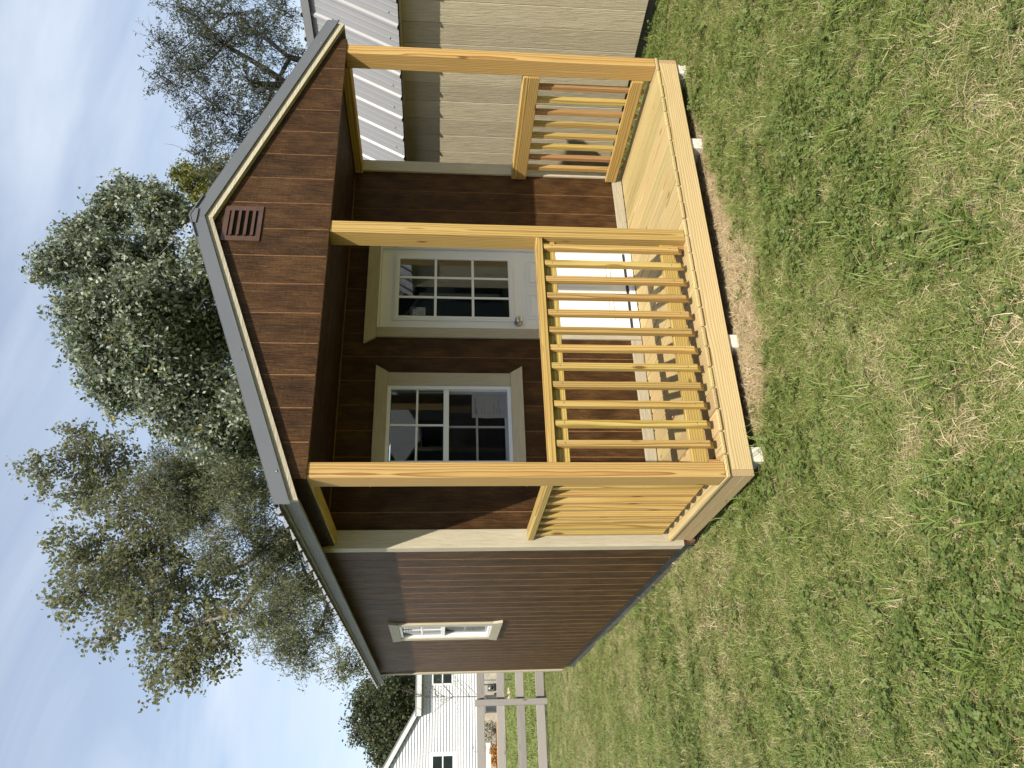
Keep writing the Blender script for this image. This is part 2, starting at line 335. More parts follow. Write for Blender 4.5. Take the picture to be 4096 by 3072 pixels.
# ------------------------------------------------------------------ ground
def gz(x, y):
    x = np.asarray(x, float); y = np.asarray(y, float)
    z = -.25-.05*np.clip(y/8, 0, 1)-.45*np.clip((y-10)/18, 0, 1)-.02*np.clip((y-28)/20, 0, 6)
    near = np.exp(-((x-0)**2+(y+0)**2)/160)
    z = z+near*(.012*np.sin(2.1*x+1.3*y)+.010*np.sin(3.7*y-1.9*x+1)+.006*np.sin(6.3*x+2)*np.sin(5.1*y))
    return z
def ground():
    def ax(lo, hi, c, n, p): 
        t = np.linspace(-1, 1, n); s = np.sign(t)*np.abs(t)**p; return np.where(s < 0, c+s*(c-lo), c+s*(hi-c))
    xs = ax(-260, 260, .5, 150, 2.6); ys = ax(-200, 420, 1., 170, 2.6)
    X, Y = np.meshgrid(xs, ys); V = np.stack([X, Y, gz(X, Y)], -1).reshape(-1, 3); n = len(xs)
    i = np.arange(len(ys)-1)[:, None]*n+np.arange(n-1)[None]; F = np.stack([i, i+1, i+n+1, i+n], -1).reshape(-1, 4)
    o = npmesh('ground', V, [F], 'lawn_ground', None, (0, 0, 0), smooth=True); tag(o, None, kind='structure')
ground()

# ------------------------------------------------------------------ cabin
PITCH = .1405; W = 24*PITCH; D = 1.265; BK = 7.36; XL = -.004; XR = 3.42; H = 2.286; RX = 1.695; SL = .373
def rakez(x): return 2.311+SL*(x+.135) if x <= RX else 2.311+SL*(2*RX+.135-x)
cabin = thing('cabin', (1.69, 3.6, -.25), 'brown wood-sided cabin with white door and covered pine front porch', 'cabin')
# deck: frame, rims, boards
df = boxes('deck_frame', [(.05, 3.322, .30, .338, -.165, -.03), (.05, 3.322, .75, .788, -.165, -.03), (.05, 3.322, 1.2, 1.238, -.165, -.03)], 'rimpine_x', cabin)
box('rim_board', .0505, 3.3215, .012, .05, -.165, -.0262, 'rimpine_x', df, .003)
box('rim_board', .012, .05, .012, 1.246, -.165, -.0262, 'rimpine_y', df, .003)
box('rim_board', 3.322, 3.36, .012, 1.246, -.165, -.0262, 'rimpine_y', df, .003)
rr = random.Random(3)
for i in range(24):
    box('deck_board', i*PITCH+.0025, (i+1)*PITCH-.0025, rr.uniform(-.004, .003), 1.251, -.0254+rr.uniform(0, .0008), rr.uniform(-.0008, .0008), 'deckpine_y', df, .0065)
for xc in (.15, .90, 2.535, 3.29):
    box('skid', xc-.045, xc+.045, .03, 1.3, -.262, -.166, 'primed_wood', cabin, .004)
# posts
for x0, mt in ((.005, 'pine_z'), (1.647, 'pine_z'), (W-.094, 'pine_z')):
    box('post', x0, x0+.089, .010, .150, .0005, H+.01, mt, cabin, .004)
# railings
def baluster(parent, cx, cy, face, mat):
    """38 mm picket, bevel-cut at both ends, the long side against the rails; face: side it is seen from"""
    h = .019; z0, z1 = .022, .9425; c = .022
    if face == 'y-': poly = [(cy-h, z0+c+.012), (cy-h, z1-.004), (cy+h, z1-.001), (cy+h, z0)]; o = prism('baluster', poly, 'x', cx-h, cx+h, mat, parent)
    elif face == 'x-': poly = [(cx-h, z0+c+.012), (cx-h, z1-.004), (cx+h, z1-.001), (cx+h, z0)]; o = prism('baluster', poly, 'y', cy-h, cy+h, mat, parent)
    else: poly = [(cx+h, z0+c+.012), (cx+h, z1-.004), (cx-h, z1-.001), (cx-h, z0)]; o = prism('baluster', poly, 'y', cy-h, cy+h, mat, parent)
    bm = bmesh.new(); bm.from_mesh(o.data); bmesh.ops.bevel(bm, geom=bm.edges[:], offset=.0025, segments=1, affect='EDGES'); bm.to_mesh(o.data); bm.free()
    return o
x0, x1 = .0945, 1.6465
fr = box('front_railing', x0, x1, .060, .098, .858, .9425, 'pine_x', cabin, .004)
box('cap_rail', x0, x1, .012, .101, .943, .985, 'pine_x', fr, .004)
box('bottom_rail', x0, x1, .060, .098, .066, .160, 'pine_x', fr, .004)
box('block', x0+.0005, x0+.036, .062, .098, .001, .0655, 'redpine_z', fr, .002); box('block', x1-.036, x1-.0005, .062, .098, .001, .0655, 'redpine_z', fr, .002)
for i in range(12): 
    b = baluster(fr, .213+.1244*i, .0405, 'y-', 'pine_z')
    for zz_ in (.885, .115): lathe('screw', [(.0042, 0), (.0042, .002)], (.213+.1244*i+.004*math.sin(i*3), .0208-.0012+.0005, zz_+.004*math.cos(i*5)), 'y', 'screw_steel', fr, 8)
lr = box('left_railing', .074, .112, .1505, 1.2515, .858, .9425, 'pine_y', cabin, .004)
box('cap_rail', .020, .109, .1505, 1.25, .943, .985, 'pine_y', lr, .004)
box('bottom_rail', .074, .112, .1505, 1.2515, .066, .155, 'pine_y', lr, .004)
for i in range(8): baluster(lr, .0545, .281+.1284*i, 'x-', 'pine_z')
rl = box('right_railing', 3.262, 3.30, .1505, 1.2515, .858, .9425, 'pine_y', cabin, .004)
box('cap_rail', 3.262, 3.351, .1505, 1.25, .943, .985, 'pine_y', rl, .004)
box('bottom_rail', 3.262, 3.30, .1505, 1.2515, .058, .150, 'pine_y', rl, .004)
for i in range(8): baluster(rl, 3.3195, .278+.1249*i, 'x+', 'redpine_z' if i in (0, 2, 6, 7) else 'pine_z')
# front wall behind the porch
WIN = (.587, 1.217, 1.06, 1.98); DOOR = (1.725, 2.515, -.03, 2.085)
YP = 1.276                                     # plank face
fw = boxes('front_wall', [(XL+.02, WIN[0], YP+.0026, YP+.1, -.2, 2.36), (WIN[0], WIN[1], YP+.0026, YP+.1, -.2, WIN[2]), (WIN[0], WIN[1], YP+.0026, YP+.1, WIN[3], 2.36),
    (WIN[1], DOOR[0], YP+.0026, YP+.1, -.2, 2.36), (DOOR[0], DOOR[1], YP+.0026, YP+.1, DOOR[3], 2.36), (DOOR[0], DOOR[1], YP+.0026, YP+.1, -.2, 0.), (DOOR[1], XR-.02, YP+.0026, YP+.1, -.2, 2.36)], 'groove', cabin)
edges = [XL+.004]+[.0285+.2060*i for i in range(1, 17)]
edges = [e for e in edges if e < XR-.02]+[XR-.006]
for a0, a1 in zip(edges, edges[1:]):
    for c0, c1, s0, s1 in split_plank(a0+.003, a1-.003, .004, 2.333, [WIN, DOOR]):
        plank('siding_plank', c0, c1, YP, YP+.0025, s0, s1, 'brown_siding', fw, 1)
box('base_trim', .106, DOOR[0]-.09, 1.2525, YP-.0008, .001, .087, 'tan_trim_x', fw)
box('base_trim', DOOR[1]+.09, 3.318, 1.2525, YP-.0008, .001, .087, 'tan_trim_x', fw)
ct = box('corner_trim', XL-.003, .105, 1.2525, YP-.0008, -.113, 2.333, 'tan_trim_z', cabin)
box('corner_trim', XL-.0195, XL-.0005, 1.2545, 1.345, -.113, 2.374, 'tan_trim_z', cabin)
box('corner_trim', 3.319, 3.437, 1.2525, YP-.0008, -.113, 2.333, 'tan_trim_z', cabin)
def window_unit(parent, a0, a1, z0, z1, face, plane, name='window'):
    """white sash window with grids; face 'y-' (front wall) or 'x-' (side wall). plane: plank face"""
    def B(nm, u0, u1, d0, d1, w0, w1, mat, par, bev=.002):
        if face == 'y-': return box(nm, u0, u1, plane+d0, plane+d1, w0, w1, mat, par, bev)
        return box(nm, plane+d0, plane+d1, u0, u1, w0, w1, mat, par, bev)
    def P(nm, poly, d0, d1, mat, par):
        return prism(nm, poly, 'y' if face == 'y-' else 'x', plane+d0, plane+d1, mat, par)
    f = .026
    if face == 'y-': fr_ = [(a0, a0+f, plane-.012, plane+.06, z0, z1), (a1-f, a1, plane-.012, plane+.06, z0, z1), (a0+f, a1-f, plane-.012, plane+.06, z1-f, z1), (a0+f, a1-f, plane-.012, plane+.06, z0, z0+f)]
    else: fr_ = [(plane-.012, plane+.06, a0, a0+f, z0, z1), (plane-.012, plane+.06, a1-f, a1, z0, z1), (plane-.012, plane+.06, a0+f, a1-f, z1-f, z1), (plane-.012, plane+.06, a0+f, a1-f, z0, z0+f)]
    wn = boxes(name, fr_, 'white_vinyl', parent)
    ac = (a0+a1)/2; zm = (z0+z1)/2+.028
    B('meeting_rail', a0+f, a1-f, -.002, .03, zm-.024, zm+.016, 'white_vinyl', wn)
    ui0, ui1 = a0+f, a1-f
    # upper sash
    B('muntin', ac-.008, ac+.008, .006, .022, zm+.016, z1-f, 'white_vinyl', wn, .003)
    zq = (zm+.016+z1-f)/2; B('muntin', ui0, ac-.0081, .006, .022, zq-.008, zq+.008, 'white_vinyl', wn, .003); B('muntin', ac+.0081, ui1, .006, .022, zq-.008, zq+.008, 'white_vinyl', wn, .003)
    for u0, u1 in ((ui0, ac-.0082), (ac+.0082, ui1)):
        for w0, w1 in ((zm+.0165, zq-.0082), (zq+.0082, z1-f)): B('pane', u0, u1, .012, .016, w0, w1, 'glass', wn, 0)
    # lower sash, set back, screen before it
    zb = z0+f; zt = zm-.0245
    for u0, u1 in ((ui0, ui0+.018), (ui1-.018, ui1)): B('sash_stile', u0, u1, .032, .056, zb, zt, 'white_vinyl', wn)
    B('sash_rail', ui0+.0182, ui1-.0182, .032, .056, zb, zb+.022, 'white_vinyl', wn)
    B('muntin', ac-.008, ac+.008, .034, .05, zb+.0222, zt, 'white_vinyl', wn, .003)
    zq = (zb+.022+zt)/2; B('muntin', ui0+.0182, ac-.0081, .034, .05, zq-.008, zq+.008, 'white_vinyl', wn, .003); B('muntin', ac+.0081, ui1-.0182, .034, .05, zq-.008, zq+.008, 'white_vinyl', wn, .003)
    for u0, u1 in ((ui0+.0184, ac-.0082), (ac+.0082, ui1-.0184)):
        for w0, w1 in ((zb+.0224, zq-.0082), (zq+.0082, zt)): B('pane', u0, u1, .040, .044, w0, w1, 'glass', wn, 0)
    B('insect_screen', ui0+.001, ui1-.001, .0275, .0285, zb+.001, zt-.001, 'insect_screen', wn, 0)
    # casing: straight sides, flared head and sill
    cw = .107; t0, t1 = -.0225, -.0008
    tz, th = ('tan_trim_z', 'tan_trim_x' if face == 'y-' else 'tan_trim_y')
    B('casing', a0-cw, a0-.0005, t0, t1, z0, z1, tz, wn); B('casing', a1+.0005, a1+cw, t0, t1, z0, z1, tz, wn)
    P('casing_head', [(a0-cw-.004, z1+.0008), (a1+cw+.004, z1+.0008), (a1+cw+.062, z1+.092), (a0-cw-.062, z1+.092)], t0-.003, t1, th, wn)
    P('casing_sill', [(a0-cw-.062, z0-.092), (a1+cw+.062, z0-.092), (a1+cw+.004, z0-.0008), (a0-cw-.004, z0-.0008)], t0-.003, t1, th, wn)
    return wn
window_unit(cabin, *WIN, 'y-', YP)
# door
dr = box('door', 1.742, 2.500, 1.289, 1.333, .068, 2.068, 'white_paint', cabin, .002)
boxes('door_jamb', [(1.726, 1.7405, 1.262, 1.345, .03, 2.084), (2.5015, 2.514, 1.262, 1.345, .03, 2.084), (1.7405, 2.5015, 1.262, 1.345, 2.0695, 2.084)], 'white_paint', dr)
box('threshold', 1.727, 2.513, 1.2545, 1.34, .001, .047, 'white_vinyl', dr); box('door_sweep', 1.742, 2.5, 1.286, 1.30, .0475, .0675, 'black_rubber', dr, .001)
dg = (1.845, 2.397, 1.045, 1.925)
def ring(name, x0, x1, z0, z1, wd, y0, y1, mat, par):
    return boxes(name, [(x0, x0+wd, y0, y1, z0, z1), (x1-wd, x1, y0, y1, z0, z1), (x0+wd, x1-wd, y0, y1, z1-wd, z1), (x0+wd, x1-wd, y0, y1, z0, z0+wd)], mat, par)
ring('light_frame', dg[0]-.038, dg[1]+.038, dg[2]-.038, dg[3]+.038, .0385, 1.277, 1.2888, 'white_paint', dr)
ring('light_bead', dg[0]-.022, dg[1]+.022, dg[2]-.022, dg[3]+.022, .018, 1.2725, 1.2768, 'white_paint', dr)
mw = .02; cwid = (dg[1]-dg[0]-2*mw)/3; chgt = (dg[3]-dg[2]-2*mw)/3
box('dark_lite_back', dg[0], dg[1], 1.2880, 1.28875, dg[2], dg[3], 'shade_black', dr, 0)
for i in (1, 2): box('muntin', dg[0]+i*(cwid+mw)-mw, dg[0]+i*(cwid+mw), 1.279, 1.2868, dg[2]+.0005, dg[3]-.0005, 'white_paint', dr, .003)
for i in range(3):
    for j in (1, 2): box('muntin', dg[0]+i*(cwid+mw)+.0002, dg[0]+i*(cwid+mw)+cwid-.0002, 1.279, 1.2868, dg[2]+j*(chgt+mw)-mw, dg[2]+j*(chgt+mw), 'white_paint', dr, .003)
    for j in range(3): box('pane', dg[0]+i*(cwid+mw), dg[0]+i*(cwid+mw)+cwid, 1.2845, 1.2862, dg[2]+j*(chgt+mw), dg[2]+j*(chgt+mw)+chgt, 'glass', dr, 0)
for px0, px1 in ((1.832, 2.085), (2.157, 2.41)):
    p = box('door_panel', px0+.035, px1-.035, 1.2835, 1.2888, .225, .865, 'white_paint', dr, .004); ring('panel_bead', px0, px1, .19, .90, .016, 1.2835, 1.2888, 'white_paint', dr)
lathe('door_knob', [(.033, 0), (.034, -.006), (.013, -.012), (.012, -.03), (.026, -.038), (.0285, -.05), (.024, -.062), (.012, -.066)], (1.80, 1.2886, .978), 'y', 'steel', dr, 20)
box('casing', 1.640, 1.7252, 1.2525, YP-.0008, .001, 2.0855, 'tan_trim_z', dr); box('casing', 2.5148, 2.600, 1.2525, YP-.0008, .001, 2.0855, 'tan_trim_z', dr)
prism('casing_head', [(1.640-.004, 2.0862), (2.604, 2.0862), (2.66, 2.178), (1.584, 2.178)], 'y', 1.2495, YP-.0008, 'tan_trim_x', dr)
# left side wall
WIN2 = (4.005, 4.635, 1.06, 1.98)
sw = boxes('side_wall', [(XL+.0026, XL+.1, 1.39, WIN2[0], -.11, 2.375), (XL+.0026, XL+.1, WIN2[0], WIN2[1], -.11, WIN2[2]), (XL+.0026, XL+.1, WIN2[0], WIN2[1], WIN2[3], 2.375), (XL+.0026, XL+.1, WIN2[1], BK, -.11, 2.375)], 'groove', cabin)
ed = [1.346]+[1.407+.2060*i for i in range(0, 29)]+[BK-.09]
ed = [e for e in ed if e <= BK-.09+1e-6]
for a0, a1 in zip(ed, ed[1:]):
    if a1-a0 < .02: continue
    for c0, c1, s0, s1 in split_plank(a0+.0048, a1-.0048, -.113, 2.374, [WIN2]):
        plank('siding_plank', XL-.0015, XL+.0025, c0, c1, s0, s1, 'brown_siding', sw, 0)
window_unit(cabin, *WIN2, 'x-', XL)
box('corner_trim', XL-.0195, XL-.0005, BK-.09, BK+.02, -.113, 2.374, 'tan_trim_z', cabin)
boxes('far_walls', [(XR-.1, XR, 1.38, BK, -.11, 2.36), (.1, XR-.1, BK-.09, BK, -.11, 2.36), (.1, XR-.1, 1.38, BK-.09, -.11, -.05)], 'interior', cabin)
box('floor_skid', .03, .12, 1.36, BK-.03, -.27, -.1135, 'skid_grey', cabin, .006)
box('floor_skid', 3.30, 3.40, 1.36, BK-.03, -.27, -.1135, 'skid_grey', cabin, .006)
# porch ceiling, headers, beams
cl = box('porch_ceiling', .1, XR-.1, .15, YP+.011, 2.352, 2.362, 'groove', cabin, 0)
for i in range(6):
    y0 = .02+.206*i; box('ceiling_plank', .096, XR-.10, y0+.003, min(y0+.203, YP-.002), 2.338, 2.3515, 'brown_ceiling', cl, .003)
for xa, xb, ins in ((XL, XL+.012, 1), (3.398, 3.41, -1)):
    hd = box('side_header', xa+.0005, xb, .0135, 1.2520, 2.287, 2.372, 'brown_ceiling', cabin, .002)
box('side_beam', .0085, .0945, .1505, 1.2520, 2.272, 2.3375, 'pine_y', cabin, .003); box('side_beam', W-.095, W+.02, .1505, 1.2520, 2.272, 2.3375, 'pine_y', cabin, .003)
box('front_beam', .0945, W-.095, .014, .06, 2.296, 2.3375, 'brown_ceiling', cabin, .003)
# gable
gb = meshobj('gable', [(XL+.004, .0026, H+.006), (3.406, .0026, H+.006), (3.406, .0026, rakez(3.406)+.06), (RX, .0026, rakez(RX)+.06), (XL+.004, .0026, rakez(XL)+.06),
    (XL+.004, .05, H+.006), (3.406, .05, H+.006), (3.406, .05, rakez(3.406)+.06), (RX, .05, rakez(RX)+.06), (XL+.004, .05, rakez(XL)+.06)],
    [(0, 1, 2, 3, 4), (9, 8, 7, 6, 5), (0, 5, 6, 1), (1, 6, 7, 2), (2, 7, 8, 3), (3, 8, 9, 4), (4, 9, 5, 0)], 'groove', cabin, (RX, .03, H))
ge = [XL]+[.205+.2065*i for i in range(16)]; ge = [e for e in ge if e < 3.38]+[3.41]
for a0, a1 in zip(ge, ge[1:]):
    a0 += .003; a1 -= .003
    poly = [(a0, H), (a1, H), (a1, rakez(a1)+.05)]+([(RX, rakez(RX)+.05)] if a0 < RX < a1 else [])+[(a0, rakez(a0)+.05)]
    o = prism('siding_plank', poly, 'y', 0, .0025, 'brown_siding', gb)
    bm = bmesh.new(); bm.from_mesh(o.data); bmesh.ops.bevel(bm, geom=bm.edges[:], offset=.0007, segments=1, affect='EDGES'); bm.to_mesh(o.data); bm.free()
VX0, VX1, VZ0, VZ1 = 1.543, 1.812, 2.702, 2.934
vt = boxes('gable_vent', [(VX0, VX0+.036, -.010, -.0008, VZ0, VZ1), (VX1-.036, VX1, -.010, -.0008, VZ0, VZ1), (VX0+.036, VX1-.036, -.010, -.0008, VZ0, VZ0+.03), (VX0+.036, VX1-.036, -.010, -.0008, VZ1-.03, VZ1)], 'vent_brown', cabin)
box('shade_plate', VX0+.0365, VX1-.0365, -.003, -.0008, VZ0+.0305, VZ1-.0305, 'shade_black', vt, 0)
for i in range(4):
    zc = VZ0+.048+i*.043
    prism('louver', [(-.022, zc-.008), (-.018, zc-.009), (-.0034, zc+.012), (-.0034, zc+.016), (-.019, zc+.002), (-.022, zc+.0025)], 'x', VX0+.038, VX1-.038, 'vent_brown', vt)
# roof
RE0, RE1 = -.135, 2*RX+.135
def rib_profile(y0, y1, pitch=.2286, first=0.):
    """points (along, height) across a ribbed metal sheet"""
    pts = [(y0, 0.)]; k = y0+first
    while k < y1-.03:
        for a, h in ((k-.028, 0), (k-.014, .017), (k-.009, .019), (k+.009, .019), (k+.014, .017), (k+.028, 0), (k+.068, 0), (k+.074, .0022), (k+.084, .0022), (k+.09, 0), (k+.138, 0), (k+.144, .0022), (k+.154, .0022), (k+.16, 0)):
            if pts[-1][0] < a < y1: pts.append((a, h))
        k += pitch
    pts.append((y1, 0.)); return pts
def sheet(name, prof, f0, f1, mat, parent, thick=.002):
    """ribbed sheet between two end lines: f(along, height) -> world point"""
    n = len(prof); vs = [f0(a, h) for a, h in prof]+[f1(a, h) for a, h in prof]
    o = meshobj(name, vs, [(i, i+1, n+i+1, n+i) for i in range(n-1)], mat, parent, vs[0])
    md = o.modifiers.new('thickness', 'SOLIDIFY'); md.thickness = thick; md.offset = 0; return o
nx = SL/math.hypot(1, SL); nz = 1/math.hypot(1, SL)
prof = rib_profile(-.04, BK+.05, first=.08)
def rt(x): return rakez(x)+.104
rf = sheet('roof', prof, lambda a, h: (RE0-.05-h*nx, a, rt(RE0-.05)+h*nz), lambda a, h: (RX-h*nx, a, rt(RX)+h*nz), 'roof_grey', cabin)
sheet('roof', prof, lambda a, h: (RE1+.05+h*nx, a, rt(RE1+.05)+h*nz), lambda a, h: (RX+h*nx, a, rt(RX)+h*nz), 'roof_grey', cabin)
def slope_poly(b0, b1, xa, xb): return [(xa, rakez(xa)+b0), (xb, rakez(xb)+b0), (xb, rakez(xb)+b1), (xa, rakez(xa)+b1)]
for xa, xb in ((RE0, RX), (RX, RE1)):
    prism('rake_trim', slope_poly(0, .052, xa+(.0004 if xa == RX else 0), xb-(.0004 if xb == RX else 0)), 'y', -.036, -.0008, 'tan_trim_x', rf)
    # rake flashing: face, small kick at its foot and a return on the roof
    m0 = -.012 if xa < RX else 0; m1 = .012 if xb > RX else 0
    pf = prism('rake_flashing', slope_poly(.046, .126, xa+m0-.012 if xa < RX else xa+.0004, xb+m1+.012 if xb > RX else xb-.0004), 'y', -.046, -.0368, 'rake_grey', rf)
    prism('flashing_hem', slope_poly(.0445, .0555, xa+m0-.012 if xa < RX else xa+.0004, xb+m1+.012 if xb > RX else xb-.0004), 'y', -.052, -.0462, 'rake_grey', rf)
    prism('flashing_return', slope_poly(.127, .1295, xa+m0-.012 if xa < RX else xa+.0004, xb+m1+.012 if xb > RX else xb-.0004), 'y', -.046, .10, 'rake_grey', rf)
    prism('roof_deck', slope_poly(.056, .100, xa+.022 if xa < RX else xa+.0004, xb-.022 if xb > RX else xb-.0004), 'y', -.0004, BK+.02, 'interior', rf)
for xs in (.02, .75, 2.55, 3.3): lathe('screw', [(.007, 0), (.007, -.004), (.003, -.006)], (xs, -.0463, rakez(xs)+.062), 'y', 'screw_steel', rf, 8)
prism('ridge_cap', [(RX-.16, rt(RX-.16)+.026), (RX, rt(RX)+.024), (RX+.16, rt(RX+.16)+.026), (RX+.16, rt(RX+.16)+.030), (RX, rt(RX)+.034), (RX-.16, rt(RX-.16)+.030)], 'y', -.058, BK+.06, 'rake_grey', rf)
prism('ridge_end', [(RX-.055, rt(RX-.055)+.004), (RX, rt(RX)-.018), (RX+.055, rt(RX+.055)+.004), (RX+.055, rt(RX+.055)+.025), (RX, rt(RX)+.0235), (RX-.055, rt(RX-.055)+.025)], 'y', -.0545, -.0525, 'rake_grey', rf)
for sgn, xe in ((-1, RE0), (1, RE1)):
    a, b = sorted((xe, xe-sgn*.02)); box('fascia', a, b, -.0006, BK+.02, 2.311, 2.398, 'eave_tan_shaded', rf)
    a, b = sorted((xe+sgn*.0006, xe+sgn*.016)); box('drip_edge', a, b, -.036, BK+.03, 2.385, 2.408, 'roof_grey', rf, .002)
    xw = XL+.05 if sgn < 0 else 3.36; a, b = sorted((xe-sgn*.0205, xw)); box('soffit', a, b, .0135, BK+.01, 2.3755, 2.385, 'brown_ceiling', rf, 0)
# notice and maker's label behind the glass
nx0, nx1, nz0, nz1 = .972, 1.176, 1.094, 1.352
nv, nf = [], []
for j in range(9):
    for i in range(9): nv.append((nx0+(nx1-nx0)*i/8+(.002*math.sin(j*1.1) if i in (0,) else 0), YP+.0306+.0008*math.sin(i*1.2)*math.sin(j*.9+i*.4), nz0+(nz1-nz0)*j/8))
nf = [(j*9+i, j*9+i+1, j*9+i+10, j*9+i+9) for j in range(8) for i in range(8)]
npap = meshobj('paper_notice', nv, nf, 'paper', None, ((nx0+nx1)/2, YP+.031, (nz0+nz1)/2)); npap.modifiers.new('thickness', 'SOLIDIFY').thickness = .0004
tag(npap, 'white printed paper notice stuck in the lower sash of the porch window', 'notice')
lines = [(.022, .032, .165, .006), (.034, .032, .082, .006), (.072, .032, .088, .0022), (.092, .032, .072, .0022), (.112, .032, .052, .0022), (.132, .032, .058, .0022), (.162, .032, .112, .003), (.182, .032, .085, .003), (.2, .032, .150, .003), (.212, .032, .08, .003)]
iv = []; rq = random.Random(5)
for dz, l0, l1, hh in lines:
    u = l0
    while u < l1:
        wdt = rq.uniform(.004, .012); iv.append((nx0+u, min(nx0+u+wdt, nx0+l1), YP+.0287, YP+.0291, nz1-dz-hh*.75, nz1-dz)); u += wdt+.0022
boxes('print', iv, 'print_ink', npap)
lb = boxes('door_label', [(1.847, 1.932, 1.2837, 1.2842, 1.752, 1.830)], 'label_navy', None); tag(lb, 'small navy label with white ODL lettering on the door glass', 'label')
box('film', 1.852, 1.928, 1.2824, 1.28355, 1.712, 1.782, 'film', lb, 0)
def stroke(name, pts, wd, y0, y1, mat, parent):
    vs, fs = [], []
    P2 = [Vector(p) for p in pts]
    for i, p in enumerate(P2):
        t = (P2[min(i+1, len(P2)-1)]-P2[max(i-1, 0)]).normalized(); n = Vector((-t.y, t.x))*wd/2
        vs += [(p.x+n.x, y0, p.y+n.y), (p.x-n.x, y0, p.y-n.y), (p.x+n.x, y1, p.y+n.y), (p.x-n.x, y1, p.y-n.y)]
    for i in range(len(P2)-1):
        b = 4*i; fs += [(b, b+1, b+5, b+4), (b+2, b+6, b+7, b+3), (b, b+4, b+6, b+2), (b+1, b+3, b+7, b+5)]
    fs += [(0, 2, 3, 1), (4*len(P2)-4, 4*len(P2)-3, 4*len(P2)-1, 4*len(P2)-2)]
    return meshobj(name, vs, fs, mat, parent, vs[0])
cxo, czo = 1.862, 1.796
stroke('letter_o', [(cxo+.009*math.cos(a), czo+.014*math.sin(a)) for a in np.linspace(0, 2*math.pi, 17)], .003, 1.2828, 1.2835, 'label_white', lb)
stroke('letter_d', [(1.880, 1.782), (1.880, 1.810), (1.888, 1.809), (1.894, 1.803), (1.896, 1.796), (1.894, 1.789), (1.888, 1.783), (1.880, 1.782)], .003, 1.2828, 1.2835, 'label_white', lb)
stroke('letter_l', [(1.905, 1.810), (1.905, 1.782), (1.919, 1.782)], .003, 1.2828, 1.2835, 'label_white', lb)

# ------------------------------------------------------------------ tan barn next door (gambrel, ribbed metal roof)
az = math.radians(-3.5); TA = math.tan(az); BX0 = 4.42; by0, by1 = -2.2, 7.4
def bp(dx, y, z): return (BX0+dx+TA*y, y-TA*dx, z)
barn = thing('storage_barn', bp(1.5, 2.5, -.25), 'tan-sided gambrel storage barn with pale ribbed metal roof beside the cabin', 'barn')
def bquad(name, dx0, dx1, y0, y1, z0, z1, mat, parent, bev=0):
    vs = [bp(dx, y, z) for dx in (dx0, dx1) for y in (y0, y1) for z in (z0, z1)]
    o = meshobj(name, vs, [(0, 1, 3, 2), (4, 6, 7, 5), (0, 4, 5, 1), (2, 3, 7, 6), (0, 2, 6, 4), (1, 5, 7, 3)], mat, parent, tuple(np.mean(np.array(vs), 0)))
    if bev:
        bm = bmesh.new(); bm.from_mesh(o.data); bmesh.ops.bevel(bm, geom=bm.edges[:], offset=bev, segments=1, affect='EDGES'); bm.to_mesh(o.data); bm.free()
    return o
bw = bquad('side_wall', .012, .1, by0+.01, by1-.01, -.14, 1.99, 'tan_groove', barn)
e = -2.2+.18
grooves = [by0]
k = .372-.2037*12
while k < by1:
    if k > by0+.03: grooves.append(k)
    k += .2037
grooves.append(by1)
for a0, a1 in zip(grooves, grooves[1:]): bquad('siding_plank', 0, .0118, a0+.0018, a1-.0018, -.142, 1.985, 'tan_siding', bw, .003)
bquad('end_wall', .1, 3.0, by0, by0+.09, -.14, 1.95, 'tan_siding', barn); bquad('end_wall', .1, 3.0, by1-.09, by1, -.14, 1.95, 'tan_siding', barn)
bquad('skid', .03, .13, by0+.05, by1-.05, -.205, -.1425, 'skid_grey', barn)
bquad('skid', .9, 1.0, by0+.05, by1-.05, -.32, -.1425, 'skid_grey', barn)
gs = 1.62; gn = math.hypot(1, gs)
prof = rib_profile(by0-.05, by1+.05, pitch=.2405, first=.0)
off = .779-(by0-.05); ph = off-math.floor(off/.2405)*.2405
prof = rib_profile(by0-.05, by1+.05, pitch=.2405, first=ph)
ex, ezz = -.14, 1.967; tx = ex+.53; tzz = ezz+gs*.53
br = sheet('roof', prof, lambda a, h: bp(ex-h*gs/gn, a, ezz+h/gn), lambda a, h: bp(tx-h*gs/gn, a, tzz+h/gn), 'roof_white', barn)
prof2 = [(a, h) for a, h in prof]
sheet('upper_roof', prof2, lambda a, h: bp(tx-.075, a, tzz+.015+h), lambda a, h: bp(1.5, a, tzz+.07+h), 'roof_white', br)
sheet('upper_roof', prof2, lambda a, h: bp(3.0-tx+.075, a, tzz+.015+h), lambda a, h: bp(1.5, a, tzz+.07+h), 'roof_white', br)
sheet('far_roof', prof, lambda a, h: bp(3.0-ex+h*gs/gn, a, ezz+h/gn), lambda a, h: bp(3.0-tx+h*gs/gn, a, tzz+h/gn), 'roof_white', br)
bquad('break_trim', tx-.085, tx-.077, by0-.05, by1+.05, tzz-.055, tzz+.012, 'roof_white', br)
bquad('break_soffit', tx-.0768, tx-.02, by0-.04, by1+.04, tzz-.045, tzz-.03, 'tan_groove', br)
bquad('eave_board', -.105, -.001, by0+.02, by1-.02, 1.945, 1.96, 'tan_trim_y', barn)
for yy in [.372+.2405*j+.045 for j in range(-4, 14)]:
    c = bp(ex+.045, yy+.02, ezz+gs*.045+.004); lathe('screw', [(.008, 0), (.008, .006)], c, 'z', 'screw_steel', br, 6)

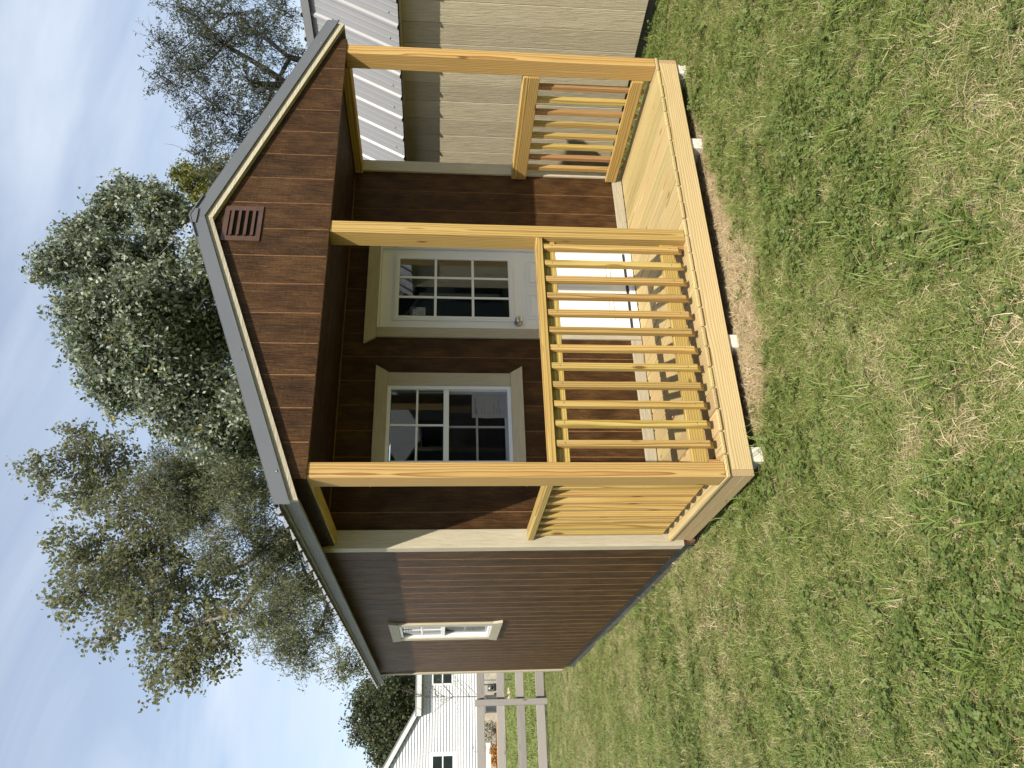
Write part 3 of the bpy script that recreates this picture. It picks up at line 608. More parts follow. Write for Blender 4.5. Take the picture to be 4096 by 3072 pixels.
# ------------------------------------------------------------------ board fence
fence = thing('board_fence', (-1.5, 10.6, -.3), 'weathered grey four-board fence across the lawn behind the cabin', 'fence')
for xp in (-4.9, -2.5, -.09, 2.35, 4.8):
    box('fence_post', xp-.05, xp+.05, 10.5, 10.598, -.45, .966, 'grey_z', fence, .006)
for j, (z0, z1) in enumerate(((-.252, -.102), (.098, .24), (.438, .58), (.80, .936))):
    for k_, (xa, xb) in enumerate(((-7.3, -4.9), (-4.9, -2.5), (-2.5, -.09), (-.09, 2.35), (2.35, 4.8))):
        dz = .006*math.sin(j*2.1+k_*1.7)
        box('fence_board', xa+.003, xb-.003, 10.6, 10.622, z0+dz, z1+dz, 'grey_x', fence, .004)

# ------------------------------------------------------------------ white house beyond the fence
house = thing('white_house', (0, 30, -.7), 'white lap-sided house behind the board fence', 'house')
HY = 28.; RS = .587
def hz_ext(z):
    if z <= 2.43: return (-9.2, 9.5) if z < 2.23 else (-9.2, 1.2)
    return (-9.2+(z-2.43)/RS, 1.2-(z-2.43)/RS)
HW1 = (2.298, 2.98, 1.05, 1.87); HW2 = (-.79, -.02, .93, 1.935)
hw = meshobj('gable_wall', [(-9.2, HY+.03, .12), (1.2, HY+.03, .12), (1.2, HY+.03, 2.43), (-4, HY+.03, 2.43+RS*5.2), (-9.2, HY+.03, 2.43), (-9.2, HY+.2, .12), (1.2, HY+.2, .12), (1.2, HY+.2, 2.43), (-4, HY+.2, 2.43+RS*5.2), (-9.2, HY+.2, 2.43)],
    [(0, 1, 2, 3, 4), (9, 8, 7, 6, 5), (0, 5, 6, 1), (1, 6, 7, 2), (2, 7, 8, 3), (3, 8, 9, 4), (4, 9, 5, 0)], 'house_siding', house, (0, HY, .12))
box('wing_wall', 1.201, 9.5, HY+.03, HY+.2, .12, 2.24, 'house_siding', house, 0)
zb = .137
while zb < 5.3:
    zt = zb+.107
    (l0, r0), (l1, r1) = hz_ext(zb), hz_ext(zt-.004)
    l, r = max(l0, l1), min(r0, r1)
    if r-l > .2:
        for c0, c1, s0, s1 in split_plank(l, r, zb, zt, [HW1, HW2]):
            if s1-s0 < .012: continue
            vs = [(c0, HY-.03, s0), (c1, HY-.03, s0), (c1, HY+.004, s1), (c0, HY+.004, s1), (c0, HY+.029, s0), (c1, HY+.029, s0), (c1, HY+.029, s1), (c0, HY+.029, s1)]
            meshobj('siding_board', vs, [(0, 1, 2, 3), (7, 6, 5, 4), (0, 4, 5, 1), (1, 5, 6, 2), (2, 6, 7, 3), (3, 7, 4, 0)], 'house_siding', hw, ((c0+c1)/2, HY, s0))
    zb = zt
box('foundation', -9.1, 9.4, HY+.02, HY+.2, -1.0, .119, 'concrete', house, 0)
for a0, a1, z0, z1 in (HW1, HW2):
    wn = ring('window', a0, a1, z0, z1, .06 if a0 > 0 else .14, HY-.02, HY+.06, 'white_vinyl', house)
    q = .06 if a0 > 0 else .14; zm = (z0+z1)/2
    box('meeting_rail', a0+q, a1-q, HY-.01, HY+.04, zm-.022, zm+.022, 'white_vinyl', wn, 0)
    for w0, w1 in ((z0+q, zm-.0221), (zm+.0221, z1-q)): box('pane', a0+q, a1-q, HY+.01, HY+.015, w0, w1, 'glass', wn, 0)
    box('room_shade', a0+.01, a1-.01, HY+.2, HY+.9, z0, z1, 'shade_black', wn, 0)
box('eave_fascia', 1.2, 9.7, HY-.35, HY-.30, 2.245, 2.43, 'house_siding', house, 0); box('wing_roof', 1.2, 9.7, HY-.36, HY+5, 2.431, 2.47, 'roof_white', house, 0)
box('wing_soffit', 1.2, 9.6, HY-.3, HY+.03, 2.241, 2.25, 'house_siding', house, 0)
for sgn in (1, -1):
    xa, xb = -4., -4+sgn*5.5; zf = lambda x: 2.43+RS*(5.2-abs(x+4))
    prism('rake_board', [(xa, zf(xa)-.02), (xb, zf(xb)-.02), (xb, zf(xb)+.16), (xa, zf(xa)+.16)], 'y', HY-.2, HY-.16, 'house_siding', house)
    prism('house_roof', [(xa, zf(xa)+.165), (xb, zf(xb)+.165), (xb, zf(xb)+.2), (xa, zf(xa)+.2)], 'y', HY-.22, HY+9, 'roof_grey', house)
# things against the house
ac = thing('air_conditioner', (1.52, 27.4, -.66), 'dark louvred air conditioner unit against the white house', 'air conditioner')
boxes('cabinet', [(1.21, 1.83, 27.15, 27.7, -.63, -.60), (1.21, 1.83, 27.15, 27.7, -.16, -.13), (1.24, 1.80, 27.2, 27.66, -.6, -.16)], 'dark_unit', ac)
for i in range(14): box('louvre', 1.23+i*.043, 1.252+i*.043, 27.155, 27.19, -.597, -.163, 'dark_unit', ac, 0)
mtb = thing('utility_meter', (2.15, 27.9, -.3), 'grey utility meter box on the foundation of the white house', 'meter')
box('meter_box', 2.02, 2.24, 27.82, 27.985, -.52, -.26, 'dark_unit', mtb, .01); lathe('meter_dial', [(.07, 0), (.07, -.06), (.05, -.08)], (2.13, 27.82, -.36), 'y', 'steel', mtb, 14); box('conduit', 2.24, 2.27, 27.93, 27.965, -.7, .1, 'pipe_grey', mtb, 0)
pl = thing('planting_bed', (-.5, 27.0, -.68), 'raised planting bed edged with orange-brown timber before the white house', 'planting bed')
box('bed_timber', -3.4, .95, 26.85, 26.93, -.66, -.50, 'bed_timber', pl, .004); box('bed_soil', -3.38, .93, 26.94, 27.9, -.66, -.53, 'soil', pl, 0)
wb = thing('window_planter', (-.3, 27.4, -.53), 'long white planter trough in the timber-edged bed', 'planter')
boxes('trough', [(-.9, .2, 27.28, 27.31, -.29, -.15), (-.9, .2, 27.52, 27.55, -.29, -.15), (-.9, -.87, 27.31, 27.52, -.29, -.15), (.17, .2, 27.31, 27.52, -.29, -.15), (-.87, .17, 27.31, 27.52, -.29, -.25)], 'white_paint', wb); box('foot', -.8, -.74, 27.3, 27.5, -.535, -.2905, 'white_paint', wb, 0); box('foot', .04, .1, 27.3, 27.5, -.535, -.2905, 'white_paint', wb, 0)
stk = lathe('metal_stake', [(.018, -.75), (.018, .27), (.006, .29)], (1.445, 20., 0), 'z', 'pipe_grey', None, 8); tag(stk, 'thin grey metal stake standing in the lawn beyond the fence', 'stake')

# ------------------------------------------------------------------ sheds standing behind the photographer (seen mirrored in the panes)
def lot_shed(loc, wdt, dep, hgt, rise, wall, label, gable_front=True):
    x, y = loc; z = float(gz(x, y)); t = thing('lot_shed', (x, y, z), label, 'shed', 'sheds across the sales lot')
    boxes('wall', [(x-wdt/2, x+wdt/2, y-dep, y, z, z+hgt)], wall, t)
    if gable_front:
        prism('gable', [(x-wdt/2, z+hgt+.001), (x+wdt/2, z+hgt+.001), (x, z+hgt+rise)], 'y', y-dep, y, wall, t)
        for sg in (-1, 1): prism('roof', [(x, z+hgt+rise+.02), (x+sg*(wdt/2+.2), z+hgt-.2*rise/(wdt/2)+.02), (x+sg*(wdt/2+.2), z+hgt-.2*rise/(wdt/2)+.08), (x, z+hgt+rise+.08)], 'y', y-dep-.1, y+.12, 'roof_grey', t)
        for xx in (-.75, 0., .75):
            box('post', x+xx*wdt/1.9-.04, x+xx*wdt/1.9+.04, y+.9, y+.98, z+.2, z+hgt, 'tan_trim_z', t, 0)
    else:
        pf = rib_profile(x-wdt/2-.1, x+wdt/2+.1, first=.1)
        sheet('roof', pf, lambda a, h: (a, y+.2, z+hgt+h), lambda a, h: (a, y-dep/2, z+hgt+rise+h), 'roof_grey', t); sheet('roof', pf, lambda a, h: (a, y-dep-.2, z+hgt+h), lambda a, h: (a, y-dep/2, z+hgt+rise+h), 'roof_grey', t)
    d = box('door', x-.5, x+.5, y+.003, y+.05, z+.15, z+2.1, 'grey_siding', t, .003); box('door_window', x-.3, x+.3, y+.051, y+.06, z+1.3, z+1.9, 'white_vinyl', d, 0)
lot_shed((5.2, -13.5), 3.6, 6, 2.5, 1.1, 'navy_siding', 'navy gable-front shed with pale metal roof across the lot')
lot_shed((.9, -14.), 3.8, 6, 2.6, 1.2, 'grey_siding', 'charcoal gable-front shed added to keep bright sky out of the panes')  # added shed, covers the bright sky gap mirrored in the window
lot_shed((9.6, -13.), 3.9, 6, 2.5, 1.25, 'grey_siding', 'charcoal gable-front shed with pale metal roof across the lot')
lot_shed((15.2, -12.5), 6.2, 4, 2.3, 1.5, 'navy_siding', 'long navy shed with ribbed pale roof facing the cabin', False)

# ------------------------------------------------------------------ trees
def screen_wood():  # unseen trees, added to darken the panes and the porch
    """added out-of-view wood that blocks the low sky, one mass of foliage"""
    rng = np.random.RandomState(40); n = 9000; X = rng.uniform(-22, 48, n); Y = rng.uniform(-36, -30, n); top = 7.5+1.6*np.sin(X*.55)+1.1*np.sin(X*1.37+2)
    Z = -.5+(top+.5)*rng.uniform(0, 1, n); C = np.stack([X, Y, Z], -1); V, F = leaves(C, rng, .95, .7)
    o = npmesh('tree_screen', V, [F], 'leaf_maple', None, (13, -33, -.4), rng.uniform(0, 1, n)); tag(o, 'unseen belt of trees added to block the low sky', 'tree_screen', kind='stuff')
def tubes(paths, sides=6):
    V, F, b = [], [], 0
    for P_, r0, r1 in paths:
        P_ = np.asarray(P_, float); n = len(P_); T = np.gradient(P_, axis=0); T /= np.linalg.norm(T, axis=1, keepdims=True)+1e-9
        ref = np.array([.31, .17, .93]) if abs(T[0, 2]) < .9 else np.array([1., .1, 0]); A = np.cross(T, ref); A /= np.linalg.norm(A, axis=1, keepdims=True)+1e-9; B = np.cross(T, A)
        r = np.linspace(r0, r1, n)[:, None]; k = sides if r0 > .02 else 4
        for a in 2*np.pi*np.arange(k)/k: V.append((P_+r*(np.cos(a)*A+np.sin(a)*B)))
        i = np.arange(n-1)
        for s in range(k): s2 = (s+1) % k; F.append(np.stack([b+s*n+i, b+s2*n+i, b+s2*n+i+1, b+s*n+i+1], -1))
        b += k*n
    return np.concatenate(V), np.concatenate(F)
def curve(p, q, rng, n=7, wob=.12, sag=0.):
    p, q = np.asarray(p, float), np.asarray(q, float); d = np.linalg.norm(q-p); t = np.linspace(0, 1, n)[:, None]
    m = p*.45+q*.55+rng.normal(0, wob*d, 3)+np.array([0, 0, sag*d]); return (1-t)**2*p+2*t*(1-t)*m+t**2*q
def leaves(C, rng, ln, wd, droop=.2, fold=.25, upbias=.5, under_=0.):
    n = len(C); ax = rng.normal(0, 1, (n, 3)); ax[:, 2] -= droop*1.5; ax /= np.linalg.norm(ax, axis=1, keepdims=True)
    nr = rng.normal(0, 1, (n, 3)); nr[:, 2] += upbias; s = np.cross(ax, nr); s /= np.linalg.norm(s, axis=1, keepdims=True)+1e-9; nn = np.cross(s, ax)
    flip = np.where(nn[:, 2:] < 0, -1, 1) if upbias > 0 else 1
    flip = flip*np.where(rng.uniform(0, 1, (n, 1)) < under_, -1, 1); s = s*flip; nn = nn*flip
    L_ = ln*rng.uniform(.65, 1.25, (n, 1)); W_ = wd*rng.uniform(.7, 1.2, (n, 1))
    v0 = C; v2 = C+ax*L_; mid = C+ax*L_*.45; v1 = mid+s*W_*.5+nn*W_*fold*.5; v3 = mid-s*W_*.5+nn*W_*fold*.5
    V = np.stack([v0, v1, v2, v3], 1).reshape(-1, 3); i = np.arange(n)[:, None]*4
    return V, np.concatenate([i, i+1, i+2, i+3], 1)
def tree(name, label, base, blobs, leafm, barkm, nclump, nleaf, ln, wd, r0, seed, spread=.16, droop=.2, shell=.5, twig=.008, fork=.35, group=None, upbias=.5, under_=0., sprays=3, spray=.55, rad_=1.):
    rng = np.random.RandomState(seed); B = np.array(blobs); base = np.array(base, float)
    t = thing(name, base, label, 'tree', group)
    lo = B[:, 2].min(); cen = B[:, :3].mean(0); fk = base+(cen-base)*fork; fk[2] = base[2]+max(1.2, (lo-base[2])*.8)
    paths = []; tr = curve(base, fk, rng, 8, .03); paths.append((tr, r0, r0*.8)); B[:, 3] *= rad_
    # limbs: nested nearest parent growth
    nodes = [tr[-1]]; rad = [r0*.8]; order = np.argsort(np.linalg.norm(B[:, :3]-fk, axis=1))
    for k in order:
        q = B[k, :3]; d = [np.linalg.norm(q-n)+.35*np.linalg.norm(n-fk) for n in nodes]; j = int(np.argmin(d))
        c = curve(nodes[j], q, rng, 9, .09, .05); rr0 = rad[j]*.68; rr1 = max(rr0*.45, .012); paths.append((c, rr0, rr1))
        nodes += [c[4], c[-1]]; rad += [rr0*.8, rr1*1.15]
    vol = B[:, 3]**2; cnt = np.maximum(3, (nclump*vol/vol.sum()).astype(int)); LC = []; tone = []
    for (x, y, z, r), n in zip(B, cnt):
        d = rng.normal(0, 1, (n, 3)); d /= np.linalg.norm(d, axis=1, keepdims=True); rr = r*rng.uniform(0, 1, (n, 1))**shell*rng.uniform(.8, 1.3, (n, 1))
        cl = np.array([x, y, z])+d*rr
        for c in cl:
            o = np.array([x, y, z])+(c-np.array([x, y, z]))*rng.uniform(.0, .35); p = curve(o, c, rng, 5, .12, .04); paths.append((p, twig*rng.uniform(.8, 1.6), twig*.35))
            m = max(3, int(nleaf*rng.uniform(.5, 1.5))); L0 = np.linalg.norm(c-o)+.15; u0 = (c-o)/L0; per = max(2, m//sprays); got = []
            for q_ in range(sprays):
                st_ = p[rng.randint(2, 5)]; dd = u0*.7+rng.normal(0, .55, 3); dd[2] -= droop*.35; dd /= np.linalg.norm(dd); sl_ = rng.uniform(.45, 1.)*spray
                e_ = curve(st_, st_+dd*sl_, rng, 4, .1, -.04*droop); paths.append((e_, twig*.6, twig*.25)); k_ = per if q_ < sprays-1 else max(1, m-per*(sprays-1))
                f_ = rng.uniform(.15, 1.05, k_)*3; i_ = np.clip(f_.astype(int), 0, 2); got.append(e_[i_]+(e_[i_+1]-e_[i_])*(f_-i_)[:, None]+rng.normal(0, spread, (k_, 3)))
            pos = np.concatenate(got)[:m]; m = len(pos); LC.append(pos)
            tone.append(np.clip(rng.normal(.42+.2*rng.normal(), .2, m), 0, 1))
    V, F = tubes(paths); o = npmesh('trunk', V, [F], barkm, t, base, smooth=True)
    C = np.concatenate(LC); V, F = leaves(C, rng, ln, wd, droop, upbias=upbias, under_=under_); npmesh('crown', V, [F], leafm, t, base, np.concatenate(tone))
    return t
BL = {
'silver': [(12.09, 14.88, 12.63, 0.39), (12.59, 15.56, 12.55, 0.8), (14.22, 16.36, 12.71, 0.7), (15.29, 16.43, 12.05, 0.79), (16.45, 16.69, 11.98, 0.45), (14.2, 14.5, 10.18, 0.51), (13.88, 14.76, 9.78, 0.81), (12.66, 15.49, 11.41, 0.95), (13.16, 16.26, 10.48, 1.14), (10.46, 14.52, 11.08, 0.87), (10.29, 14.48, 9.93, 1.14), (11.48, 15.62, 9.29, 1.3), (12.24, 14.8, 8.14, 0.86), (10.52, 16.34, 11.92, 0.65), (9.13, 14.76, 10.45, 0.86), (8.96, 14.84, 9.3, 1.19), (10.6, 16.98, 8.96, 1.27), (11.4, 16.82, 8.0, 0.91), (8.59, 15.72, 10.16, 0.75), (8.02, 15.45, 8.68, 1.0), (8.44, 15.99, 7.7, 1.04), (7.21, 15.62, 7.57, 0.8), (7.41, 17.09, 7.13, 0.71), (7.63, 14.35, 6.45, 0.7), (8.16, 17.02, 6.72, 0.65), (8.9, 15.88, 11.0, 0.41)],
'cottonwood': [(7.24, 18.39, 13.19, 0.51), (7.91, 19.06, 12.99, 0.6), (9.1, 19.86, 13.19, 0.64), (7.27, 19.93, 12.46, 0.93), (8.2, 20.19, 12.14, 1.11), (6.04, 18.0, 10.32, 1.06), (5.26, 18.26, 11.94, 0.42), (4.89, 18.99, 11.95, 0.57), (4.96, 19.76, 11.56, 1.03), (3.67, 18.02, 11.11, 0.74), (3.47, 17.98, 11.43, 0.4), (4.7, 19.12, 10.45, 1.08), (3.51, 18.3, 9.43, 0.95), (3.58, 19.84, 10.76, 0.79), (2.47, 18.26, 10.32, 0.4), (2.56, 18.34, 10.68, 0.27), (4.74, 20.48, 9.6, 1.06), (2.53, 20.32, 9.61, 0.79), (1.69, 19.22, 8.74, 0.61), (3.08, 18.95, 8.22, 0.97), (2.1, 19.49, 8.28, 0.7), (2.43, 19.12, 7.63, 0.62), (1.62, 20.59, 9.68, 0.36), (3.04, 17.85, 6.89, 0.6), (4.73, 20.52, 8.13, 0.84), (5.58, 19.38, 9.84, 0.89)],
'willow': [(6.11, 16.78, 9.28, 0.68), (7.07, 17.77, 9.06, 0.93), (6.46, 17.75, 8.26, 1.0), (5.57, 17.51, 8.48, 0.83), (5.58, 15.02, 6.77, 0.75), (7.26, 17.11, 7.67, 0.71), (5.03, 16.11, 6.63, 0.65), (4.36, 16.56, 6.14, 0.72), (3.62, 17.0, 5.89, 0.72), (2.59, 15.52, 5.22, 0.6), (2.3, 15.77, 5.76, 0.48), (2.13, 17.2, 5.52, 0.58), (1.85, 17.41, 5.02, 0.39), (3.76, 17.62, 5.09, 0.61), (4.87, 17.38, 5.55, 0.62), (1.34, 15.02, 3.84, 0.34), (1.1, 15.27, 3.57, 0.29), (2.57, 17.3, 4.62, 0.46), (5.68, 15.66, 6.18, 0.58), (4.13, 15.72, 7.17, 0.56)],
'dark': [(16.01, 10.56, 8.94, 0.32), (15.52, 11.32, 8.77, 0.46), (18.21, 12.71, 9.53, 0.59), (16.93, 10.47, 8.04, 0.73), (15.72, 11.06, 8.08, 0.73), (16.13, 10.56, 7.32, 0.85), (15.83, 11.37, 9.09, 0.33), (16.03, 12.52, 8.1, 0.78), (18.49, 11.39, 7.61, 0.71), (15.16, 12.27, 8.45, 0.48), (14.85, 10.62, 6.54, 0.83), (15.57, 13.18, 7.43, 0.79), (12.77, 10.83, 7.41, 0.43), (12.65, 10.97, 7.66, 0.28), (13.12, 11.99, 7.63, 0.39), (19.94, 13.16, 7.28, 0.94), (16.23, 12.83, 6.74, 0.65), (21.5, 13.51, 6.88, 0.66), (13.55, 12.83, 7.5, 0.41), (17.04, 11.63, 5.91, 0.49), (19.12, 11.71, 9.25, 0.51)],
'yellow': [(21.32, 21.26, 12.04, 0.51), (19.1, 19.46, 10.8, 0.56), (20.88, 21.03, 11.08, 0.45), (18.84, 18.53, 11.13, 0.27), (18.02, 18.74, 9.92, 0.54), (20.51, 20.3, 10.37, 0.59)],
'house': [(2.5, 39.92, 5.5, 0.77), (3.72, 43.44, 5.31, 0.98), (2.28, 40.58, 4.26, 1.04), (1.71, 42.2, 5.39, 0.67), (3.45, 39.09, 3.84, 1.15), (3.25, 44.51, 3.53, 0.86), (0.69, 44.4, 4.48, 0.69), (1.23, 39.2, 3.52, 1.0), (4.77, 44.74, 3.44, 0.88), (0.83, 39.82, 4.53, 0.57), (2.13, 40.7, 2.84, 0.79), (0.22, 42.64, 3.63, 0.8)]}
screen_wood()
G = lambda x, y: (x, y, float(gz(x, y)))
tree('silver_maple', 'dense silvery green tree with pale leaf undersides behind the cabin roof', G(10.4, 15.6), BL['silver'], 'leaf_silver', 'bark_grey', 2700, 36, .15, .08, .3, 1, spread=.075, shell=.40, under_=.22, sprays=4, spray=.55, rad_=.86)
tree('cottonwood_tree', 'tall open yellow-green tree with long bare limbs showing between its leaves', G(6.2, 18.9), BL['cottonwood'], 'leaf_cottonwood', 'bark_pale', 1150, 18, .115, .105, .3, 2, sprays=3, spray=.6, rad_=.95, spread=.06, shell=.42, twig=.008, fork=.3)
tree('willow_tree', 'fine-leaved olive green tree behind the left roof edge', G(5.6, 16.8), BL['willow'], 'leaf_willow', 'bark_grey', 1300, 40, .11, .03, .2, 3, sprays=5, spray=.6, rad_=.92, spread=.045, droop=.6, shell=.42, twig=.006)
tree('locust_tree', 'dark-limbed sparse tree rising behind the tan barn roof', G(16.9, 11.8), BL['dark'], 'leaf_dark', 'bark_dark', 560, 30, .105, .036, .34, 4, sprays=5, spray=.65, rad_=.92, spread=.035, droop=.5, shell=.42, twig=.009, fork=.6)
tree('yellowing_tree', 'small yellow-green treetop beside the ridge of the cabin', G(19.6, 20), BL['yellow'], 'leaf_yellow', 'bark_grey', 240, 24, .12, .085, .12, 5, spread=.06)
tree('maple_tree', 'dark green tree behind the white house roof', G(2.4, 41.5), BL['house'], 'leaf_maple', 'bark_dark', 620, 36, .17, .12, .3, 6, spread=.1, shell=.45, spray=.8, sprays=4)
def bare_sapling(base, top, label):
    rng = np.random.RandomState(9); base = np.array(base); t = thing('young_sapling', base, label, 'tree'); paths = []
    tr = curve(base, top, rng, 12, .03); paths.append((tr, .022, .005)); LC = []
    for k in range(16):
        i = rng.randint(4, 11); p = tr[i]; d = rng.normal(0, 1, 3); d[2] = abs(d[2])*.9+.5; d /= np.linalg.norm(d); q = p+d*rng.uniform(.5, 1.15); c = curve(p, q, rng, 7, .1); paths.append((c, .009, .003))
        for _ in range(3):
            j = rng.randint(2, 7); d2 = rng.normal(0, 1, 3); d2[2] = abs(d2[2]); q2 = c[j]+d2/np.linalg.norm(d2)*rng.uniform(.15, .45); c2 = curve(c[j], q2, rng, 4, .1); paths.append((c2, .005, .002)); LC.append(c2[-1]+rng.normal(0, .06, (5, 3)))
    V, F = tubes(paths, 5); npmesh('trunk', V, [F], 'bark_grey', t, base); V, F = leaves(np.concatenate(LC), rng, .07, .015, .6); npmesh('crown', V, [F], 'leaf_willow', t, base, rng.uniform(0, 1, len(F)))
bare_sapling(G(1.13, 21.3), (1.17, 21.3, 2.1), 'thin nearly bare sapling on the lawn before the white house')
def shrub(name, label, c, r, leafm, n, ln, wd, seed, flower=0):
    rng = np.random.RandomState(seed); c = np.array(c, float); t = thing(name, c, label, 'plant'); d = rng.normal(0, 1, (n, 3)); d /= np.linalg.norm(d, axis=1, keepdims=True)
    C = c+np.array([0, 0, r[2]])+d*np.array(r)*rng.uniform(.3, 1, (n, 1))**.5
    V, F = leaves(C, rng, ln, wd); npmesh('foliage', V, [F], leafm, t, c, rng.uniform(0, 1, n))
    V, F = tubes([(curve(c, C[i], rng, 5, .08), .008, .003) for i in range(14)], 4); npmesh('stems', V, [F], 'bark_grey', t, c)
    if flower:
        d = rng.normal(0, 1, (flower, 3)); d[:, 1] = -abs(d[:, 1]); d /= np.linalg.norm(d, axis=1, keepdims=True); C = c+np.array([0, 0, r[2]])+d*np.array(r)*1.02
        V, F = leaves(C, rng, .05, .05); npmesh('blossom', V, [F], 'petal', t, c, rng.uniform(0, 1, flower))
shrub('flowering_plant', 'round orange-flowered plant in the planting bed', (-.06, 27.1, -.53), (.17, .15, .14), 'leaf_dark', 260, .05, .03, 11, 220)
shrub('flowering_plant', 'orange-flowered plant by the white trough with paler blooms', (-.42, 27.1, -.53), (.15, .14, .12), 'leaf_dark', 220, .05, .03, 12, 200)
shrub('rose_bush', 'dark leafy bush in the planting bed beside the air conditioner', (.62, 27.3, -.53), (.36, .25, .28), 'leaf_maple', 700, .05, .03, 13)
shrub('rose_bush', 'tall thin pale-leaved plant against the white house siding', (.1, 27.6, -.53), (.28, .12, .5), 'leaf_yellow', 120, .06, .03, 14)
for i in range(7):
    a = i*.9; st = lathe('stone', [(.03, 0), (.07, .02), (.08, .05), (.05, .085), (.01, .095)], G(1.13+.2*math.cos(a), 21.3+.2*math.sin(a)), 'z', 'stone', None, 7); tag(st, 'rough tan stone ringing the bare sapling', 'stone', 'stones round the sapling')

# ------------------------------------------------------------------ lawn: grass, clover, straw (real blades, scattered as tufts)
def blades(rng, n, rad, h0, h1, w0, w1, lean, tlo, thi, bend=.6):
    V, F3, F4, tone = [], [], [], []
    for i in range(n):
        a = rng.uniform(0, 2*np.pi); r = rad*math.sqrt(rng.uniform()); p = np.array([r*math.cos(a), r*math.sin(a), -.004])
        d = rng.normal(0, 1, 2); d /= np.linalg.norm(d); h = rng.uniform(h0, h1); ln = rng.uniform(.25, 1.)*lean; s = np.array([-d[1], d[0], 0])*rng.uniform(w0, w1)/2; dd = np.array([d[0], d[1], 0])
        m1 = p+dd*h*ln*.35+np.array([0, 0, h*.55]); m2 = p+dd*h*ln*(1+bend*.4)+np.array([0, 0, h*(1-.45*ln*bend)]); b = len(V)
        V += [p-s, p+s, m1-s*.9, m1+s*.9, m2]; F4.append((b, b+1, b+3, b+2)); F3.append((b+2, b+3, b+4)); tone.append(rng.uniform(tlo, thi))
    return np.array(V), np.array(F4), np.array(F3), tone+tone
TC = bpy.data.collections.new('tufts')
def tuft(idx, rng, mat, *a, **k):
    V, F4, F3, t = blades(rng, *a, **k); o = npmesh('t%02d' % idx, V, [F4, F3], mat, False, (0, 0, 0), t); TC.objects.link(o)
rg = np.random.RandomState(21); ti = 0
for i in range(5): tuft(ti, rg, 'grass_blade', 50, .065, .018, .042, .0020, .0036, 2.2, .05, .86); ti += 1         # 0-4 mown green
for i in range(4): tuft(ti, rg, 'grass_blade', 50, .065, .015, .036, .0018, .0032, 2.4, .35, .92); ti += 1          # 5-8 mixed, dry
for i in range(3): tuft(ti, rg, 'straw_blade', 40, .08, .012, .034, .0014, .0028, 3.4, .0, 1.); ti += 1             # 9-11 straw lying
def clover(idx, rng, n, rad):
    V, F, tone = [], [], []
    for i in range(n):
        a = rng.uniform(0, 6.28); r = rad*math.sqrt(rng.uniform()); c = np.array([r*math.cos(a), r*math.sin(a), rng.uniform(.018, .045)]); sz = rng.uniform(.0055, .0098); rot = rng.uniform(0, 6.28); tl = rng.normal(0, .35, 2); tn = rng.uniform(0, 1)
        for k in range(3):
            u = rot+k*2.094; e = np.array([math.cos(u), math.sin(u)]); q = np.array([-e[1], e[0]])
            pts = [(0, 0), (.6, .62), (1.25, .55), (1.4, 0), (1.25, -.55), (.6, -.62)]; b = len(V)
            for al, la in pts: xy = (e*al+q*la)*sz; V.append(c+np.array([xy[0], xy[1], xy@tl+abs(la)*sz*.2]))
            F.append(list(range(b, b+6))); tone.append(np.clip(tn+rng.normal(0, .08), 0, 1))
    o = npmesh('t%02d' % idx, np.array(V), [np.array(F)], 'clover_leaf', False, (0, 0, 0), tone); TC.objects.link(o)
for i in range(3): clover(ti, rg, 16, .075); ti += 1                                                               # 12-14 clover
for i in range(2): tuft(ti, rg, 'grass_blade', 12, .05, .07, .15, .003, .0055, 1.5, .0, .5, bend=.9); ti += 1      # 15-16 long coarse
for i in range(2): tuft(ti, rg, 'grass_blade', 60, .15, .03, .07, .006, .011, 1.6, .1, .75); ti += 1               # 17-18 far lawn
def vnoise(x, y, f, seed):
    rng = np.random.RandomState(seed); g = rng.uniform(0, 1, (64, 64)); u, v = x*f, y*f; i, j = np.floor(u).astype(int), np.floor(v).astype(int); a, b = u-i, v-j; a = a*a*(3-2*a); b = b*b*(3-2*b)
    g_ = lambda p, q: g[p % 64, q % 64]; return (g_(i, j)*(1-a)+g_(i+1, j)*a)*(1-b)+(g_(i, j+1)*(1-a)+g_(i+1, j+1)*a)*b
def fbm(x, y, f, seed): return sum(vnoise(x, y, f*2**k, seed+k)*.5**k for k in range(4))/1.875
rs = np.random.RandomState(77)
def scatter(x0, x1, y0, y1, dens):
    n = int((x1-x0)*(y1-y0)*dens); return rs.uniform(x0, x1, n), rs.uniform(y0, y1, n)
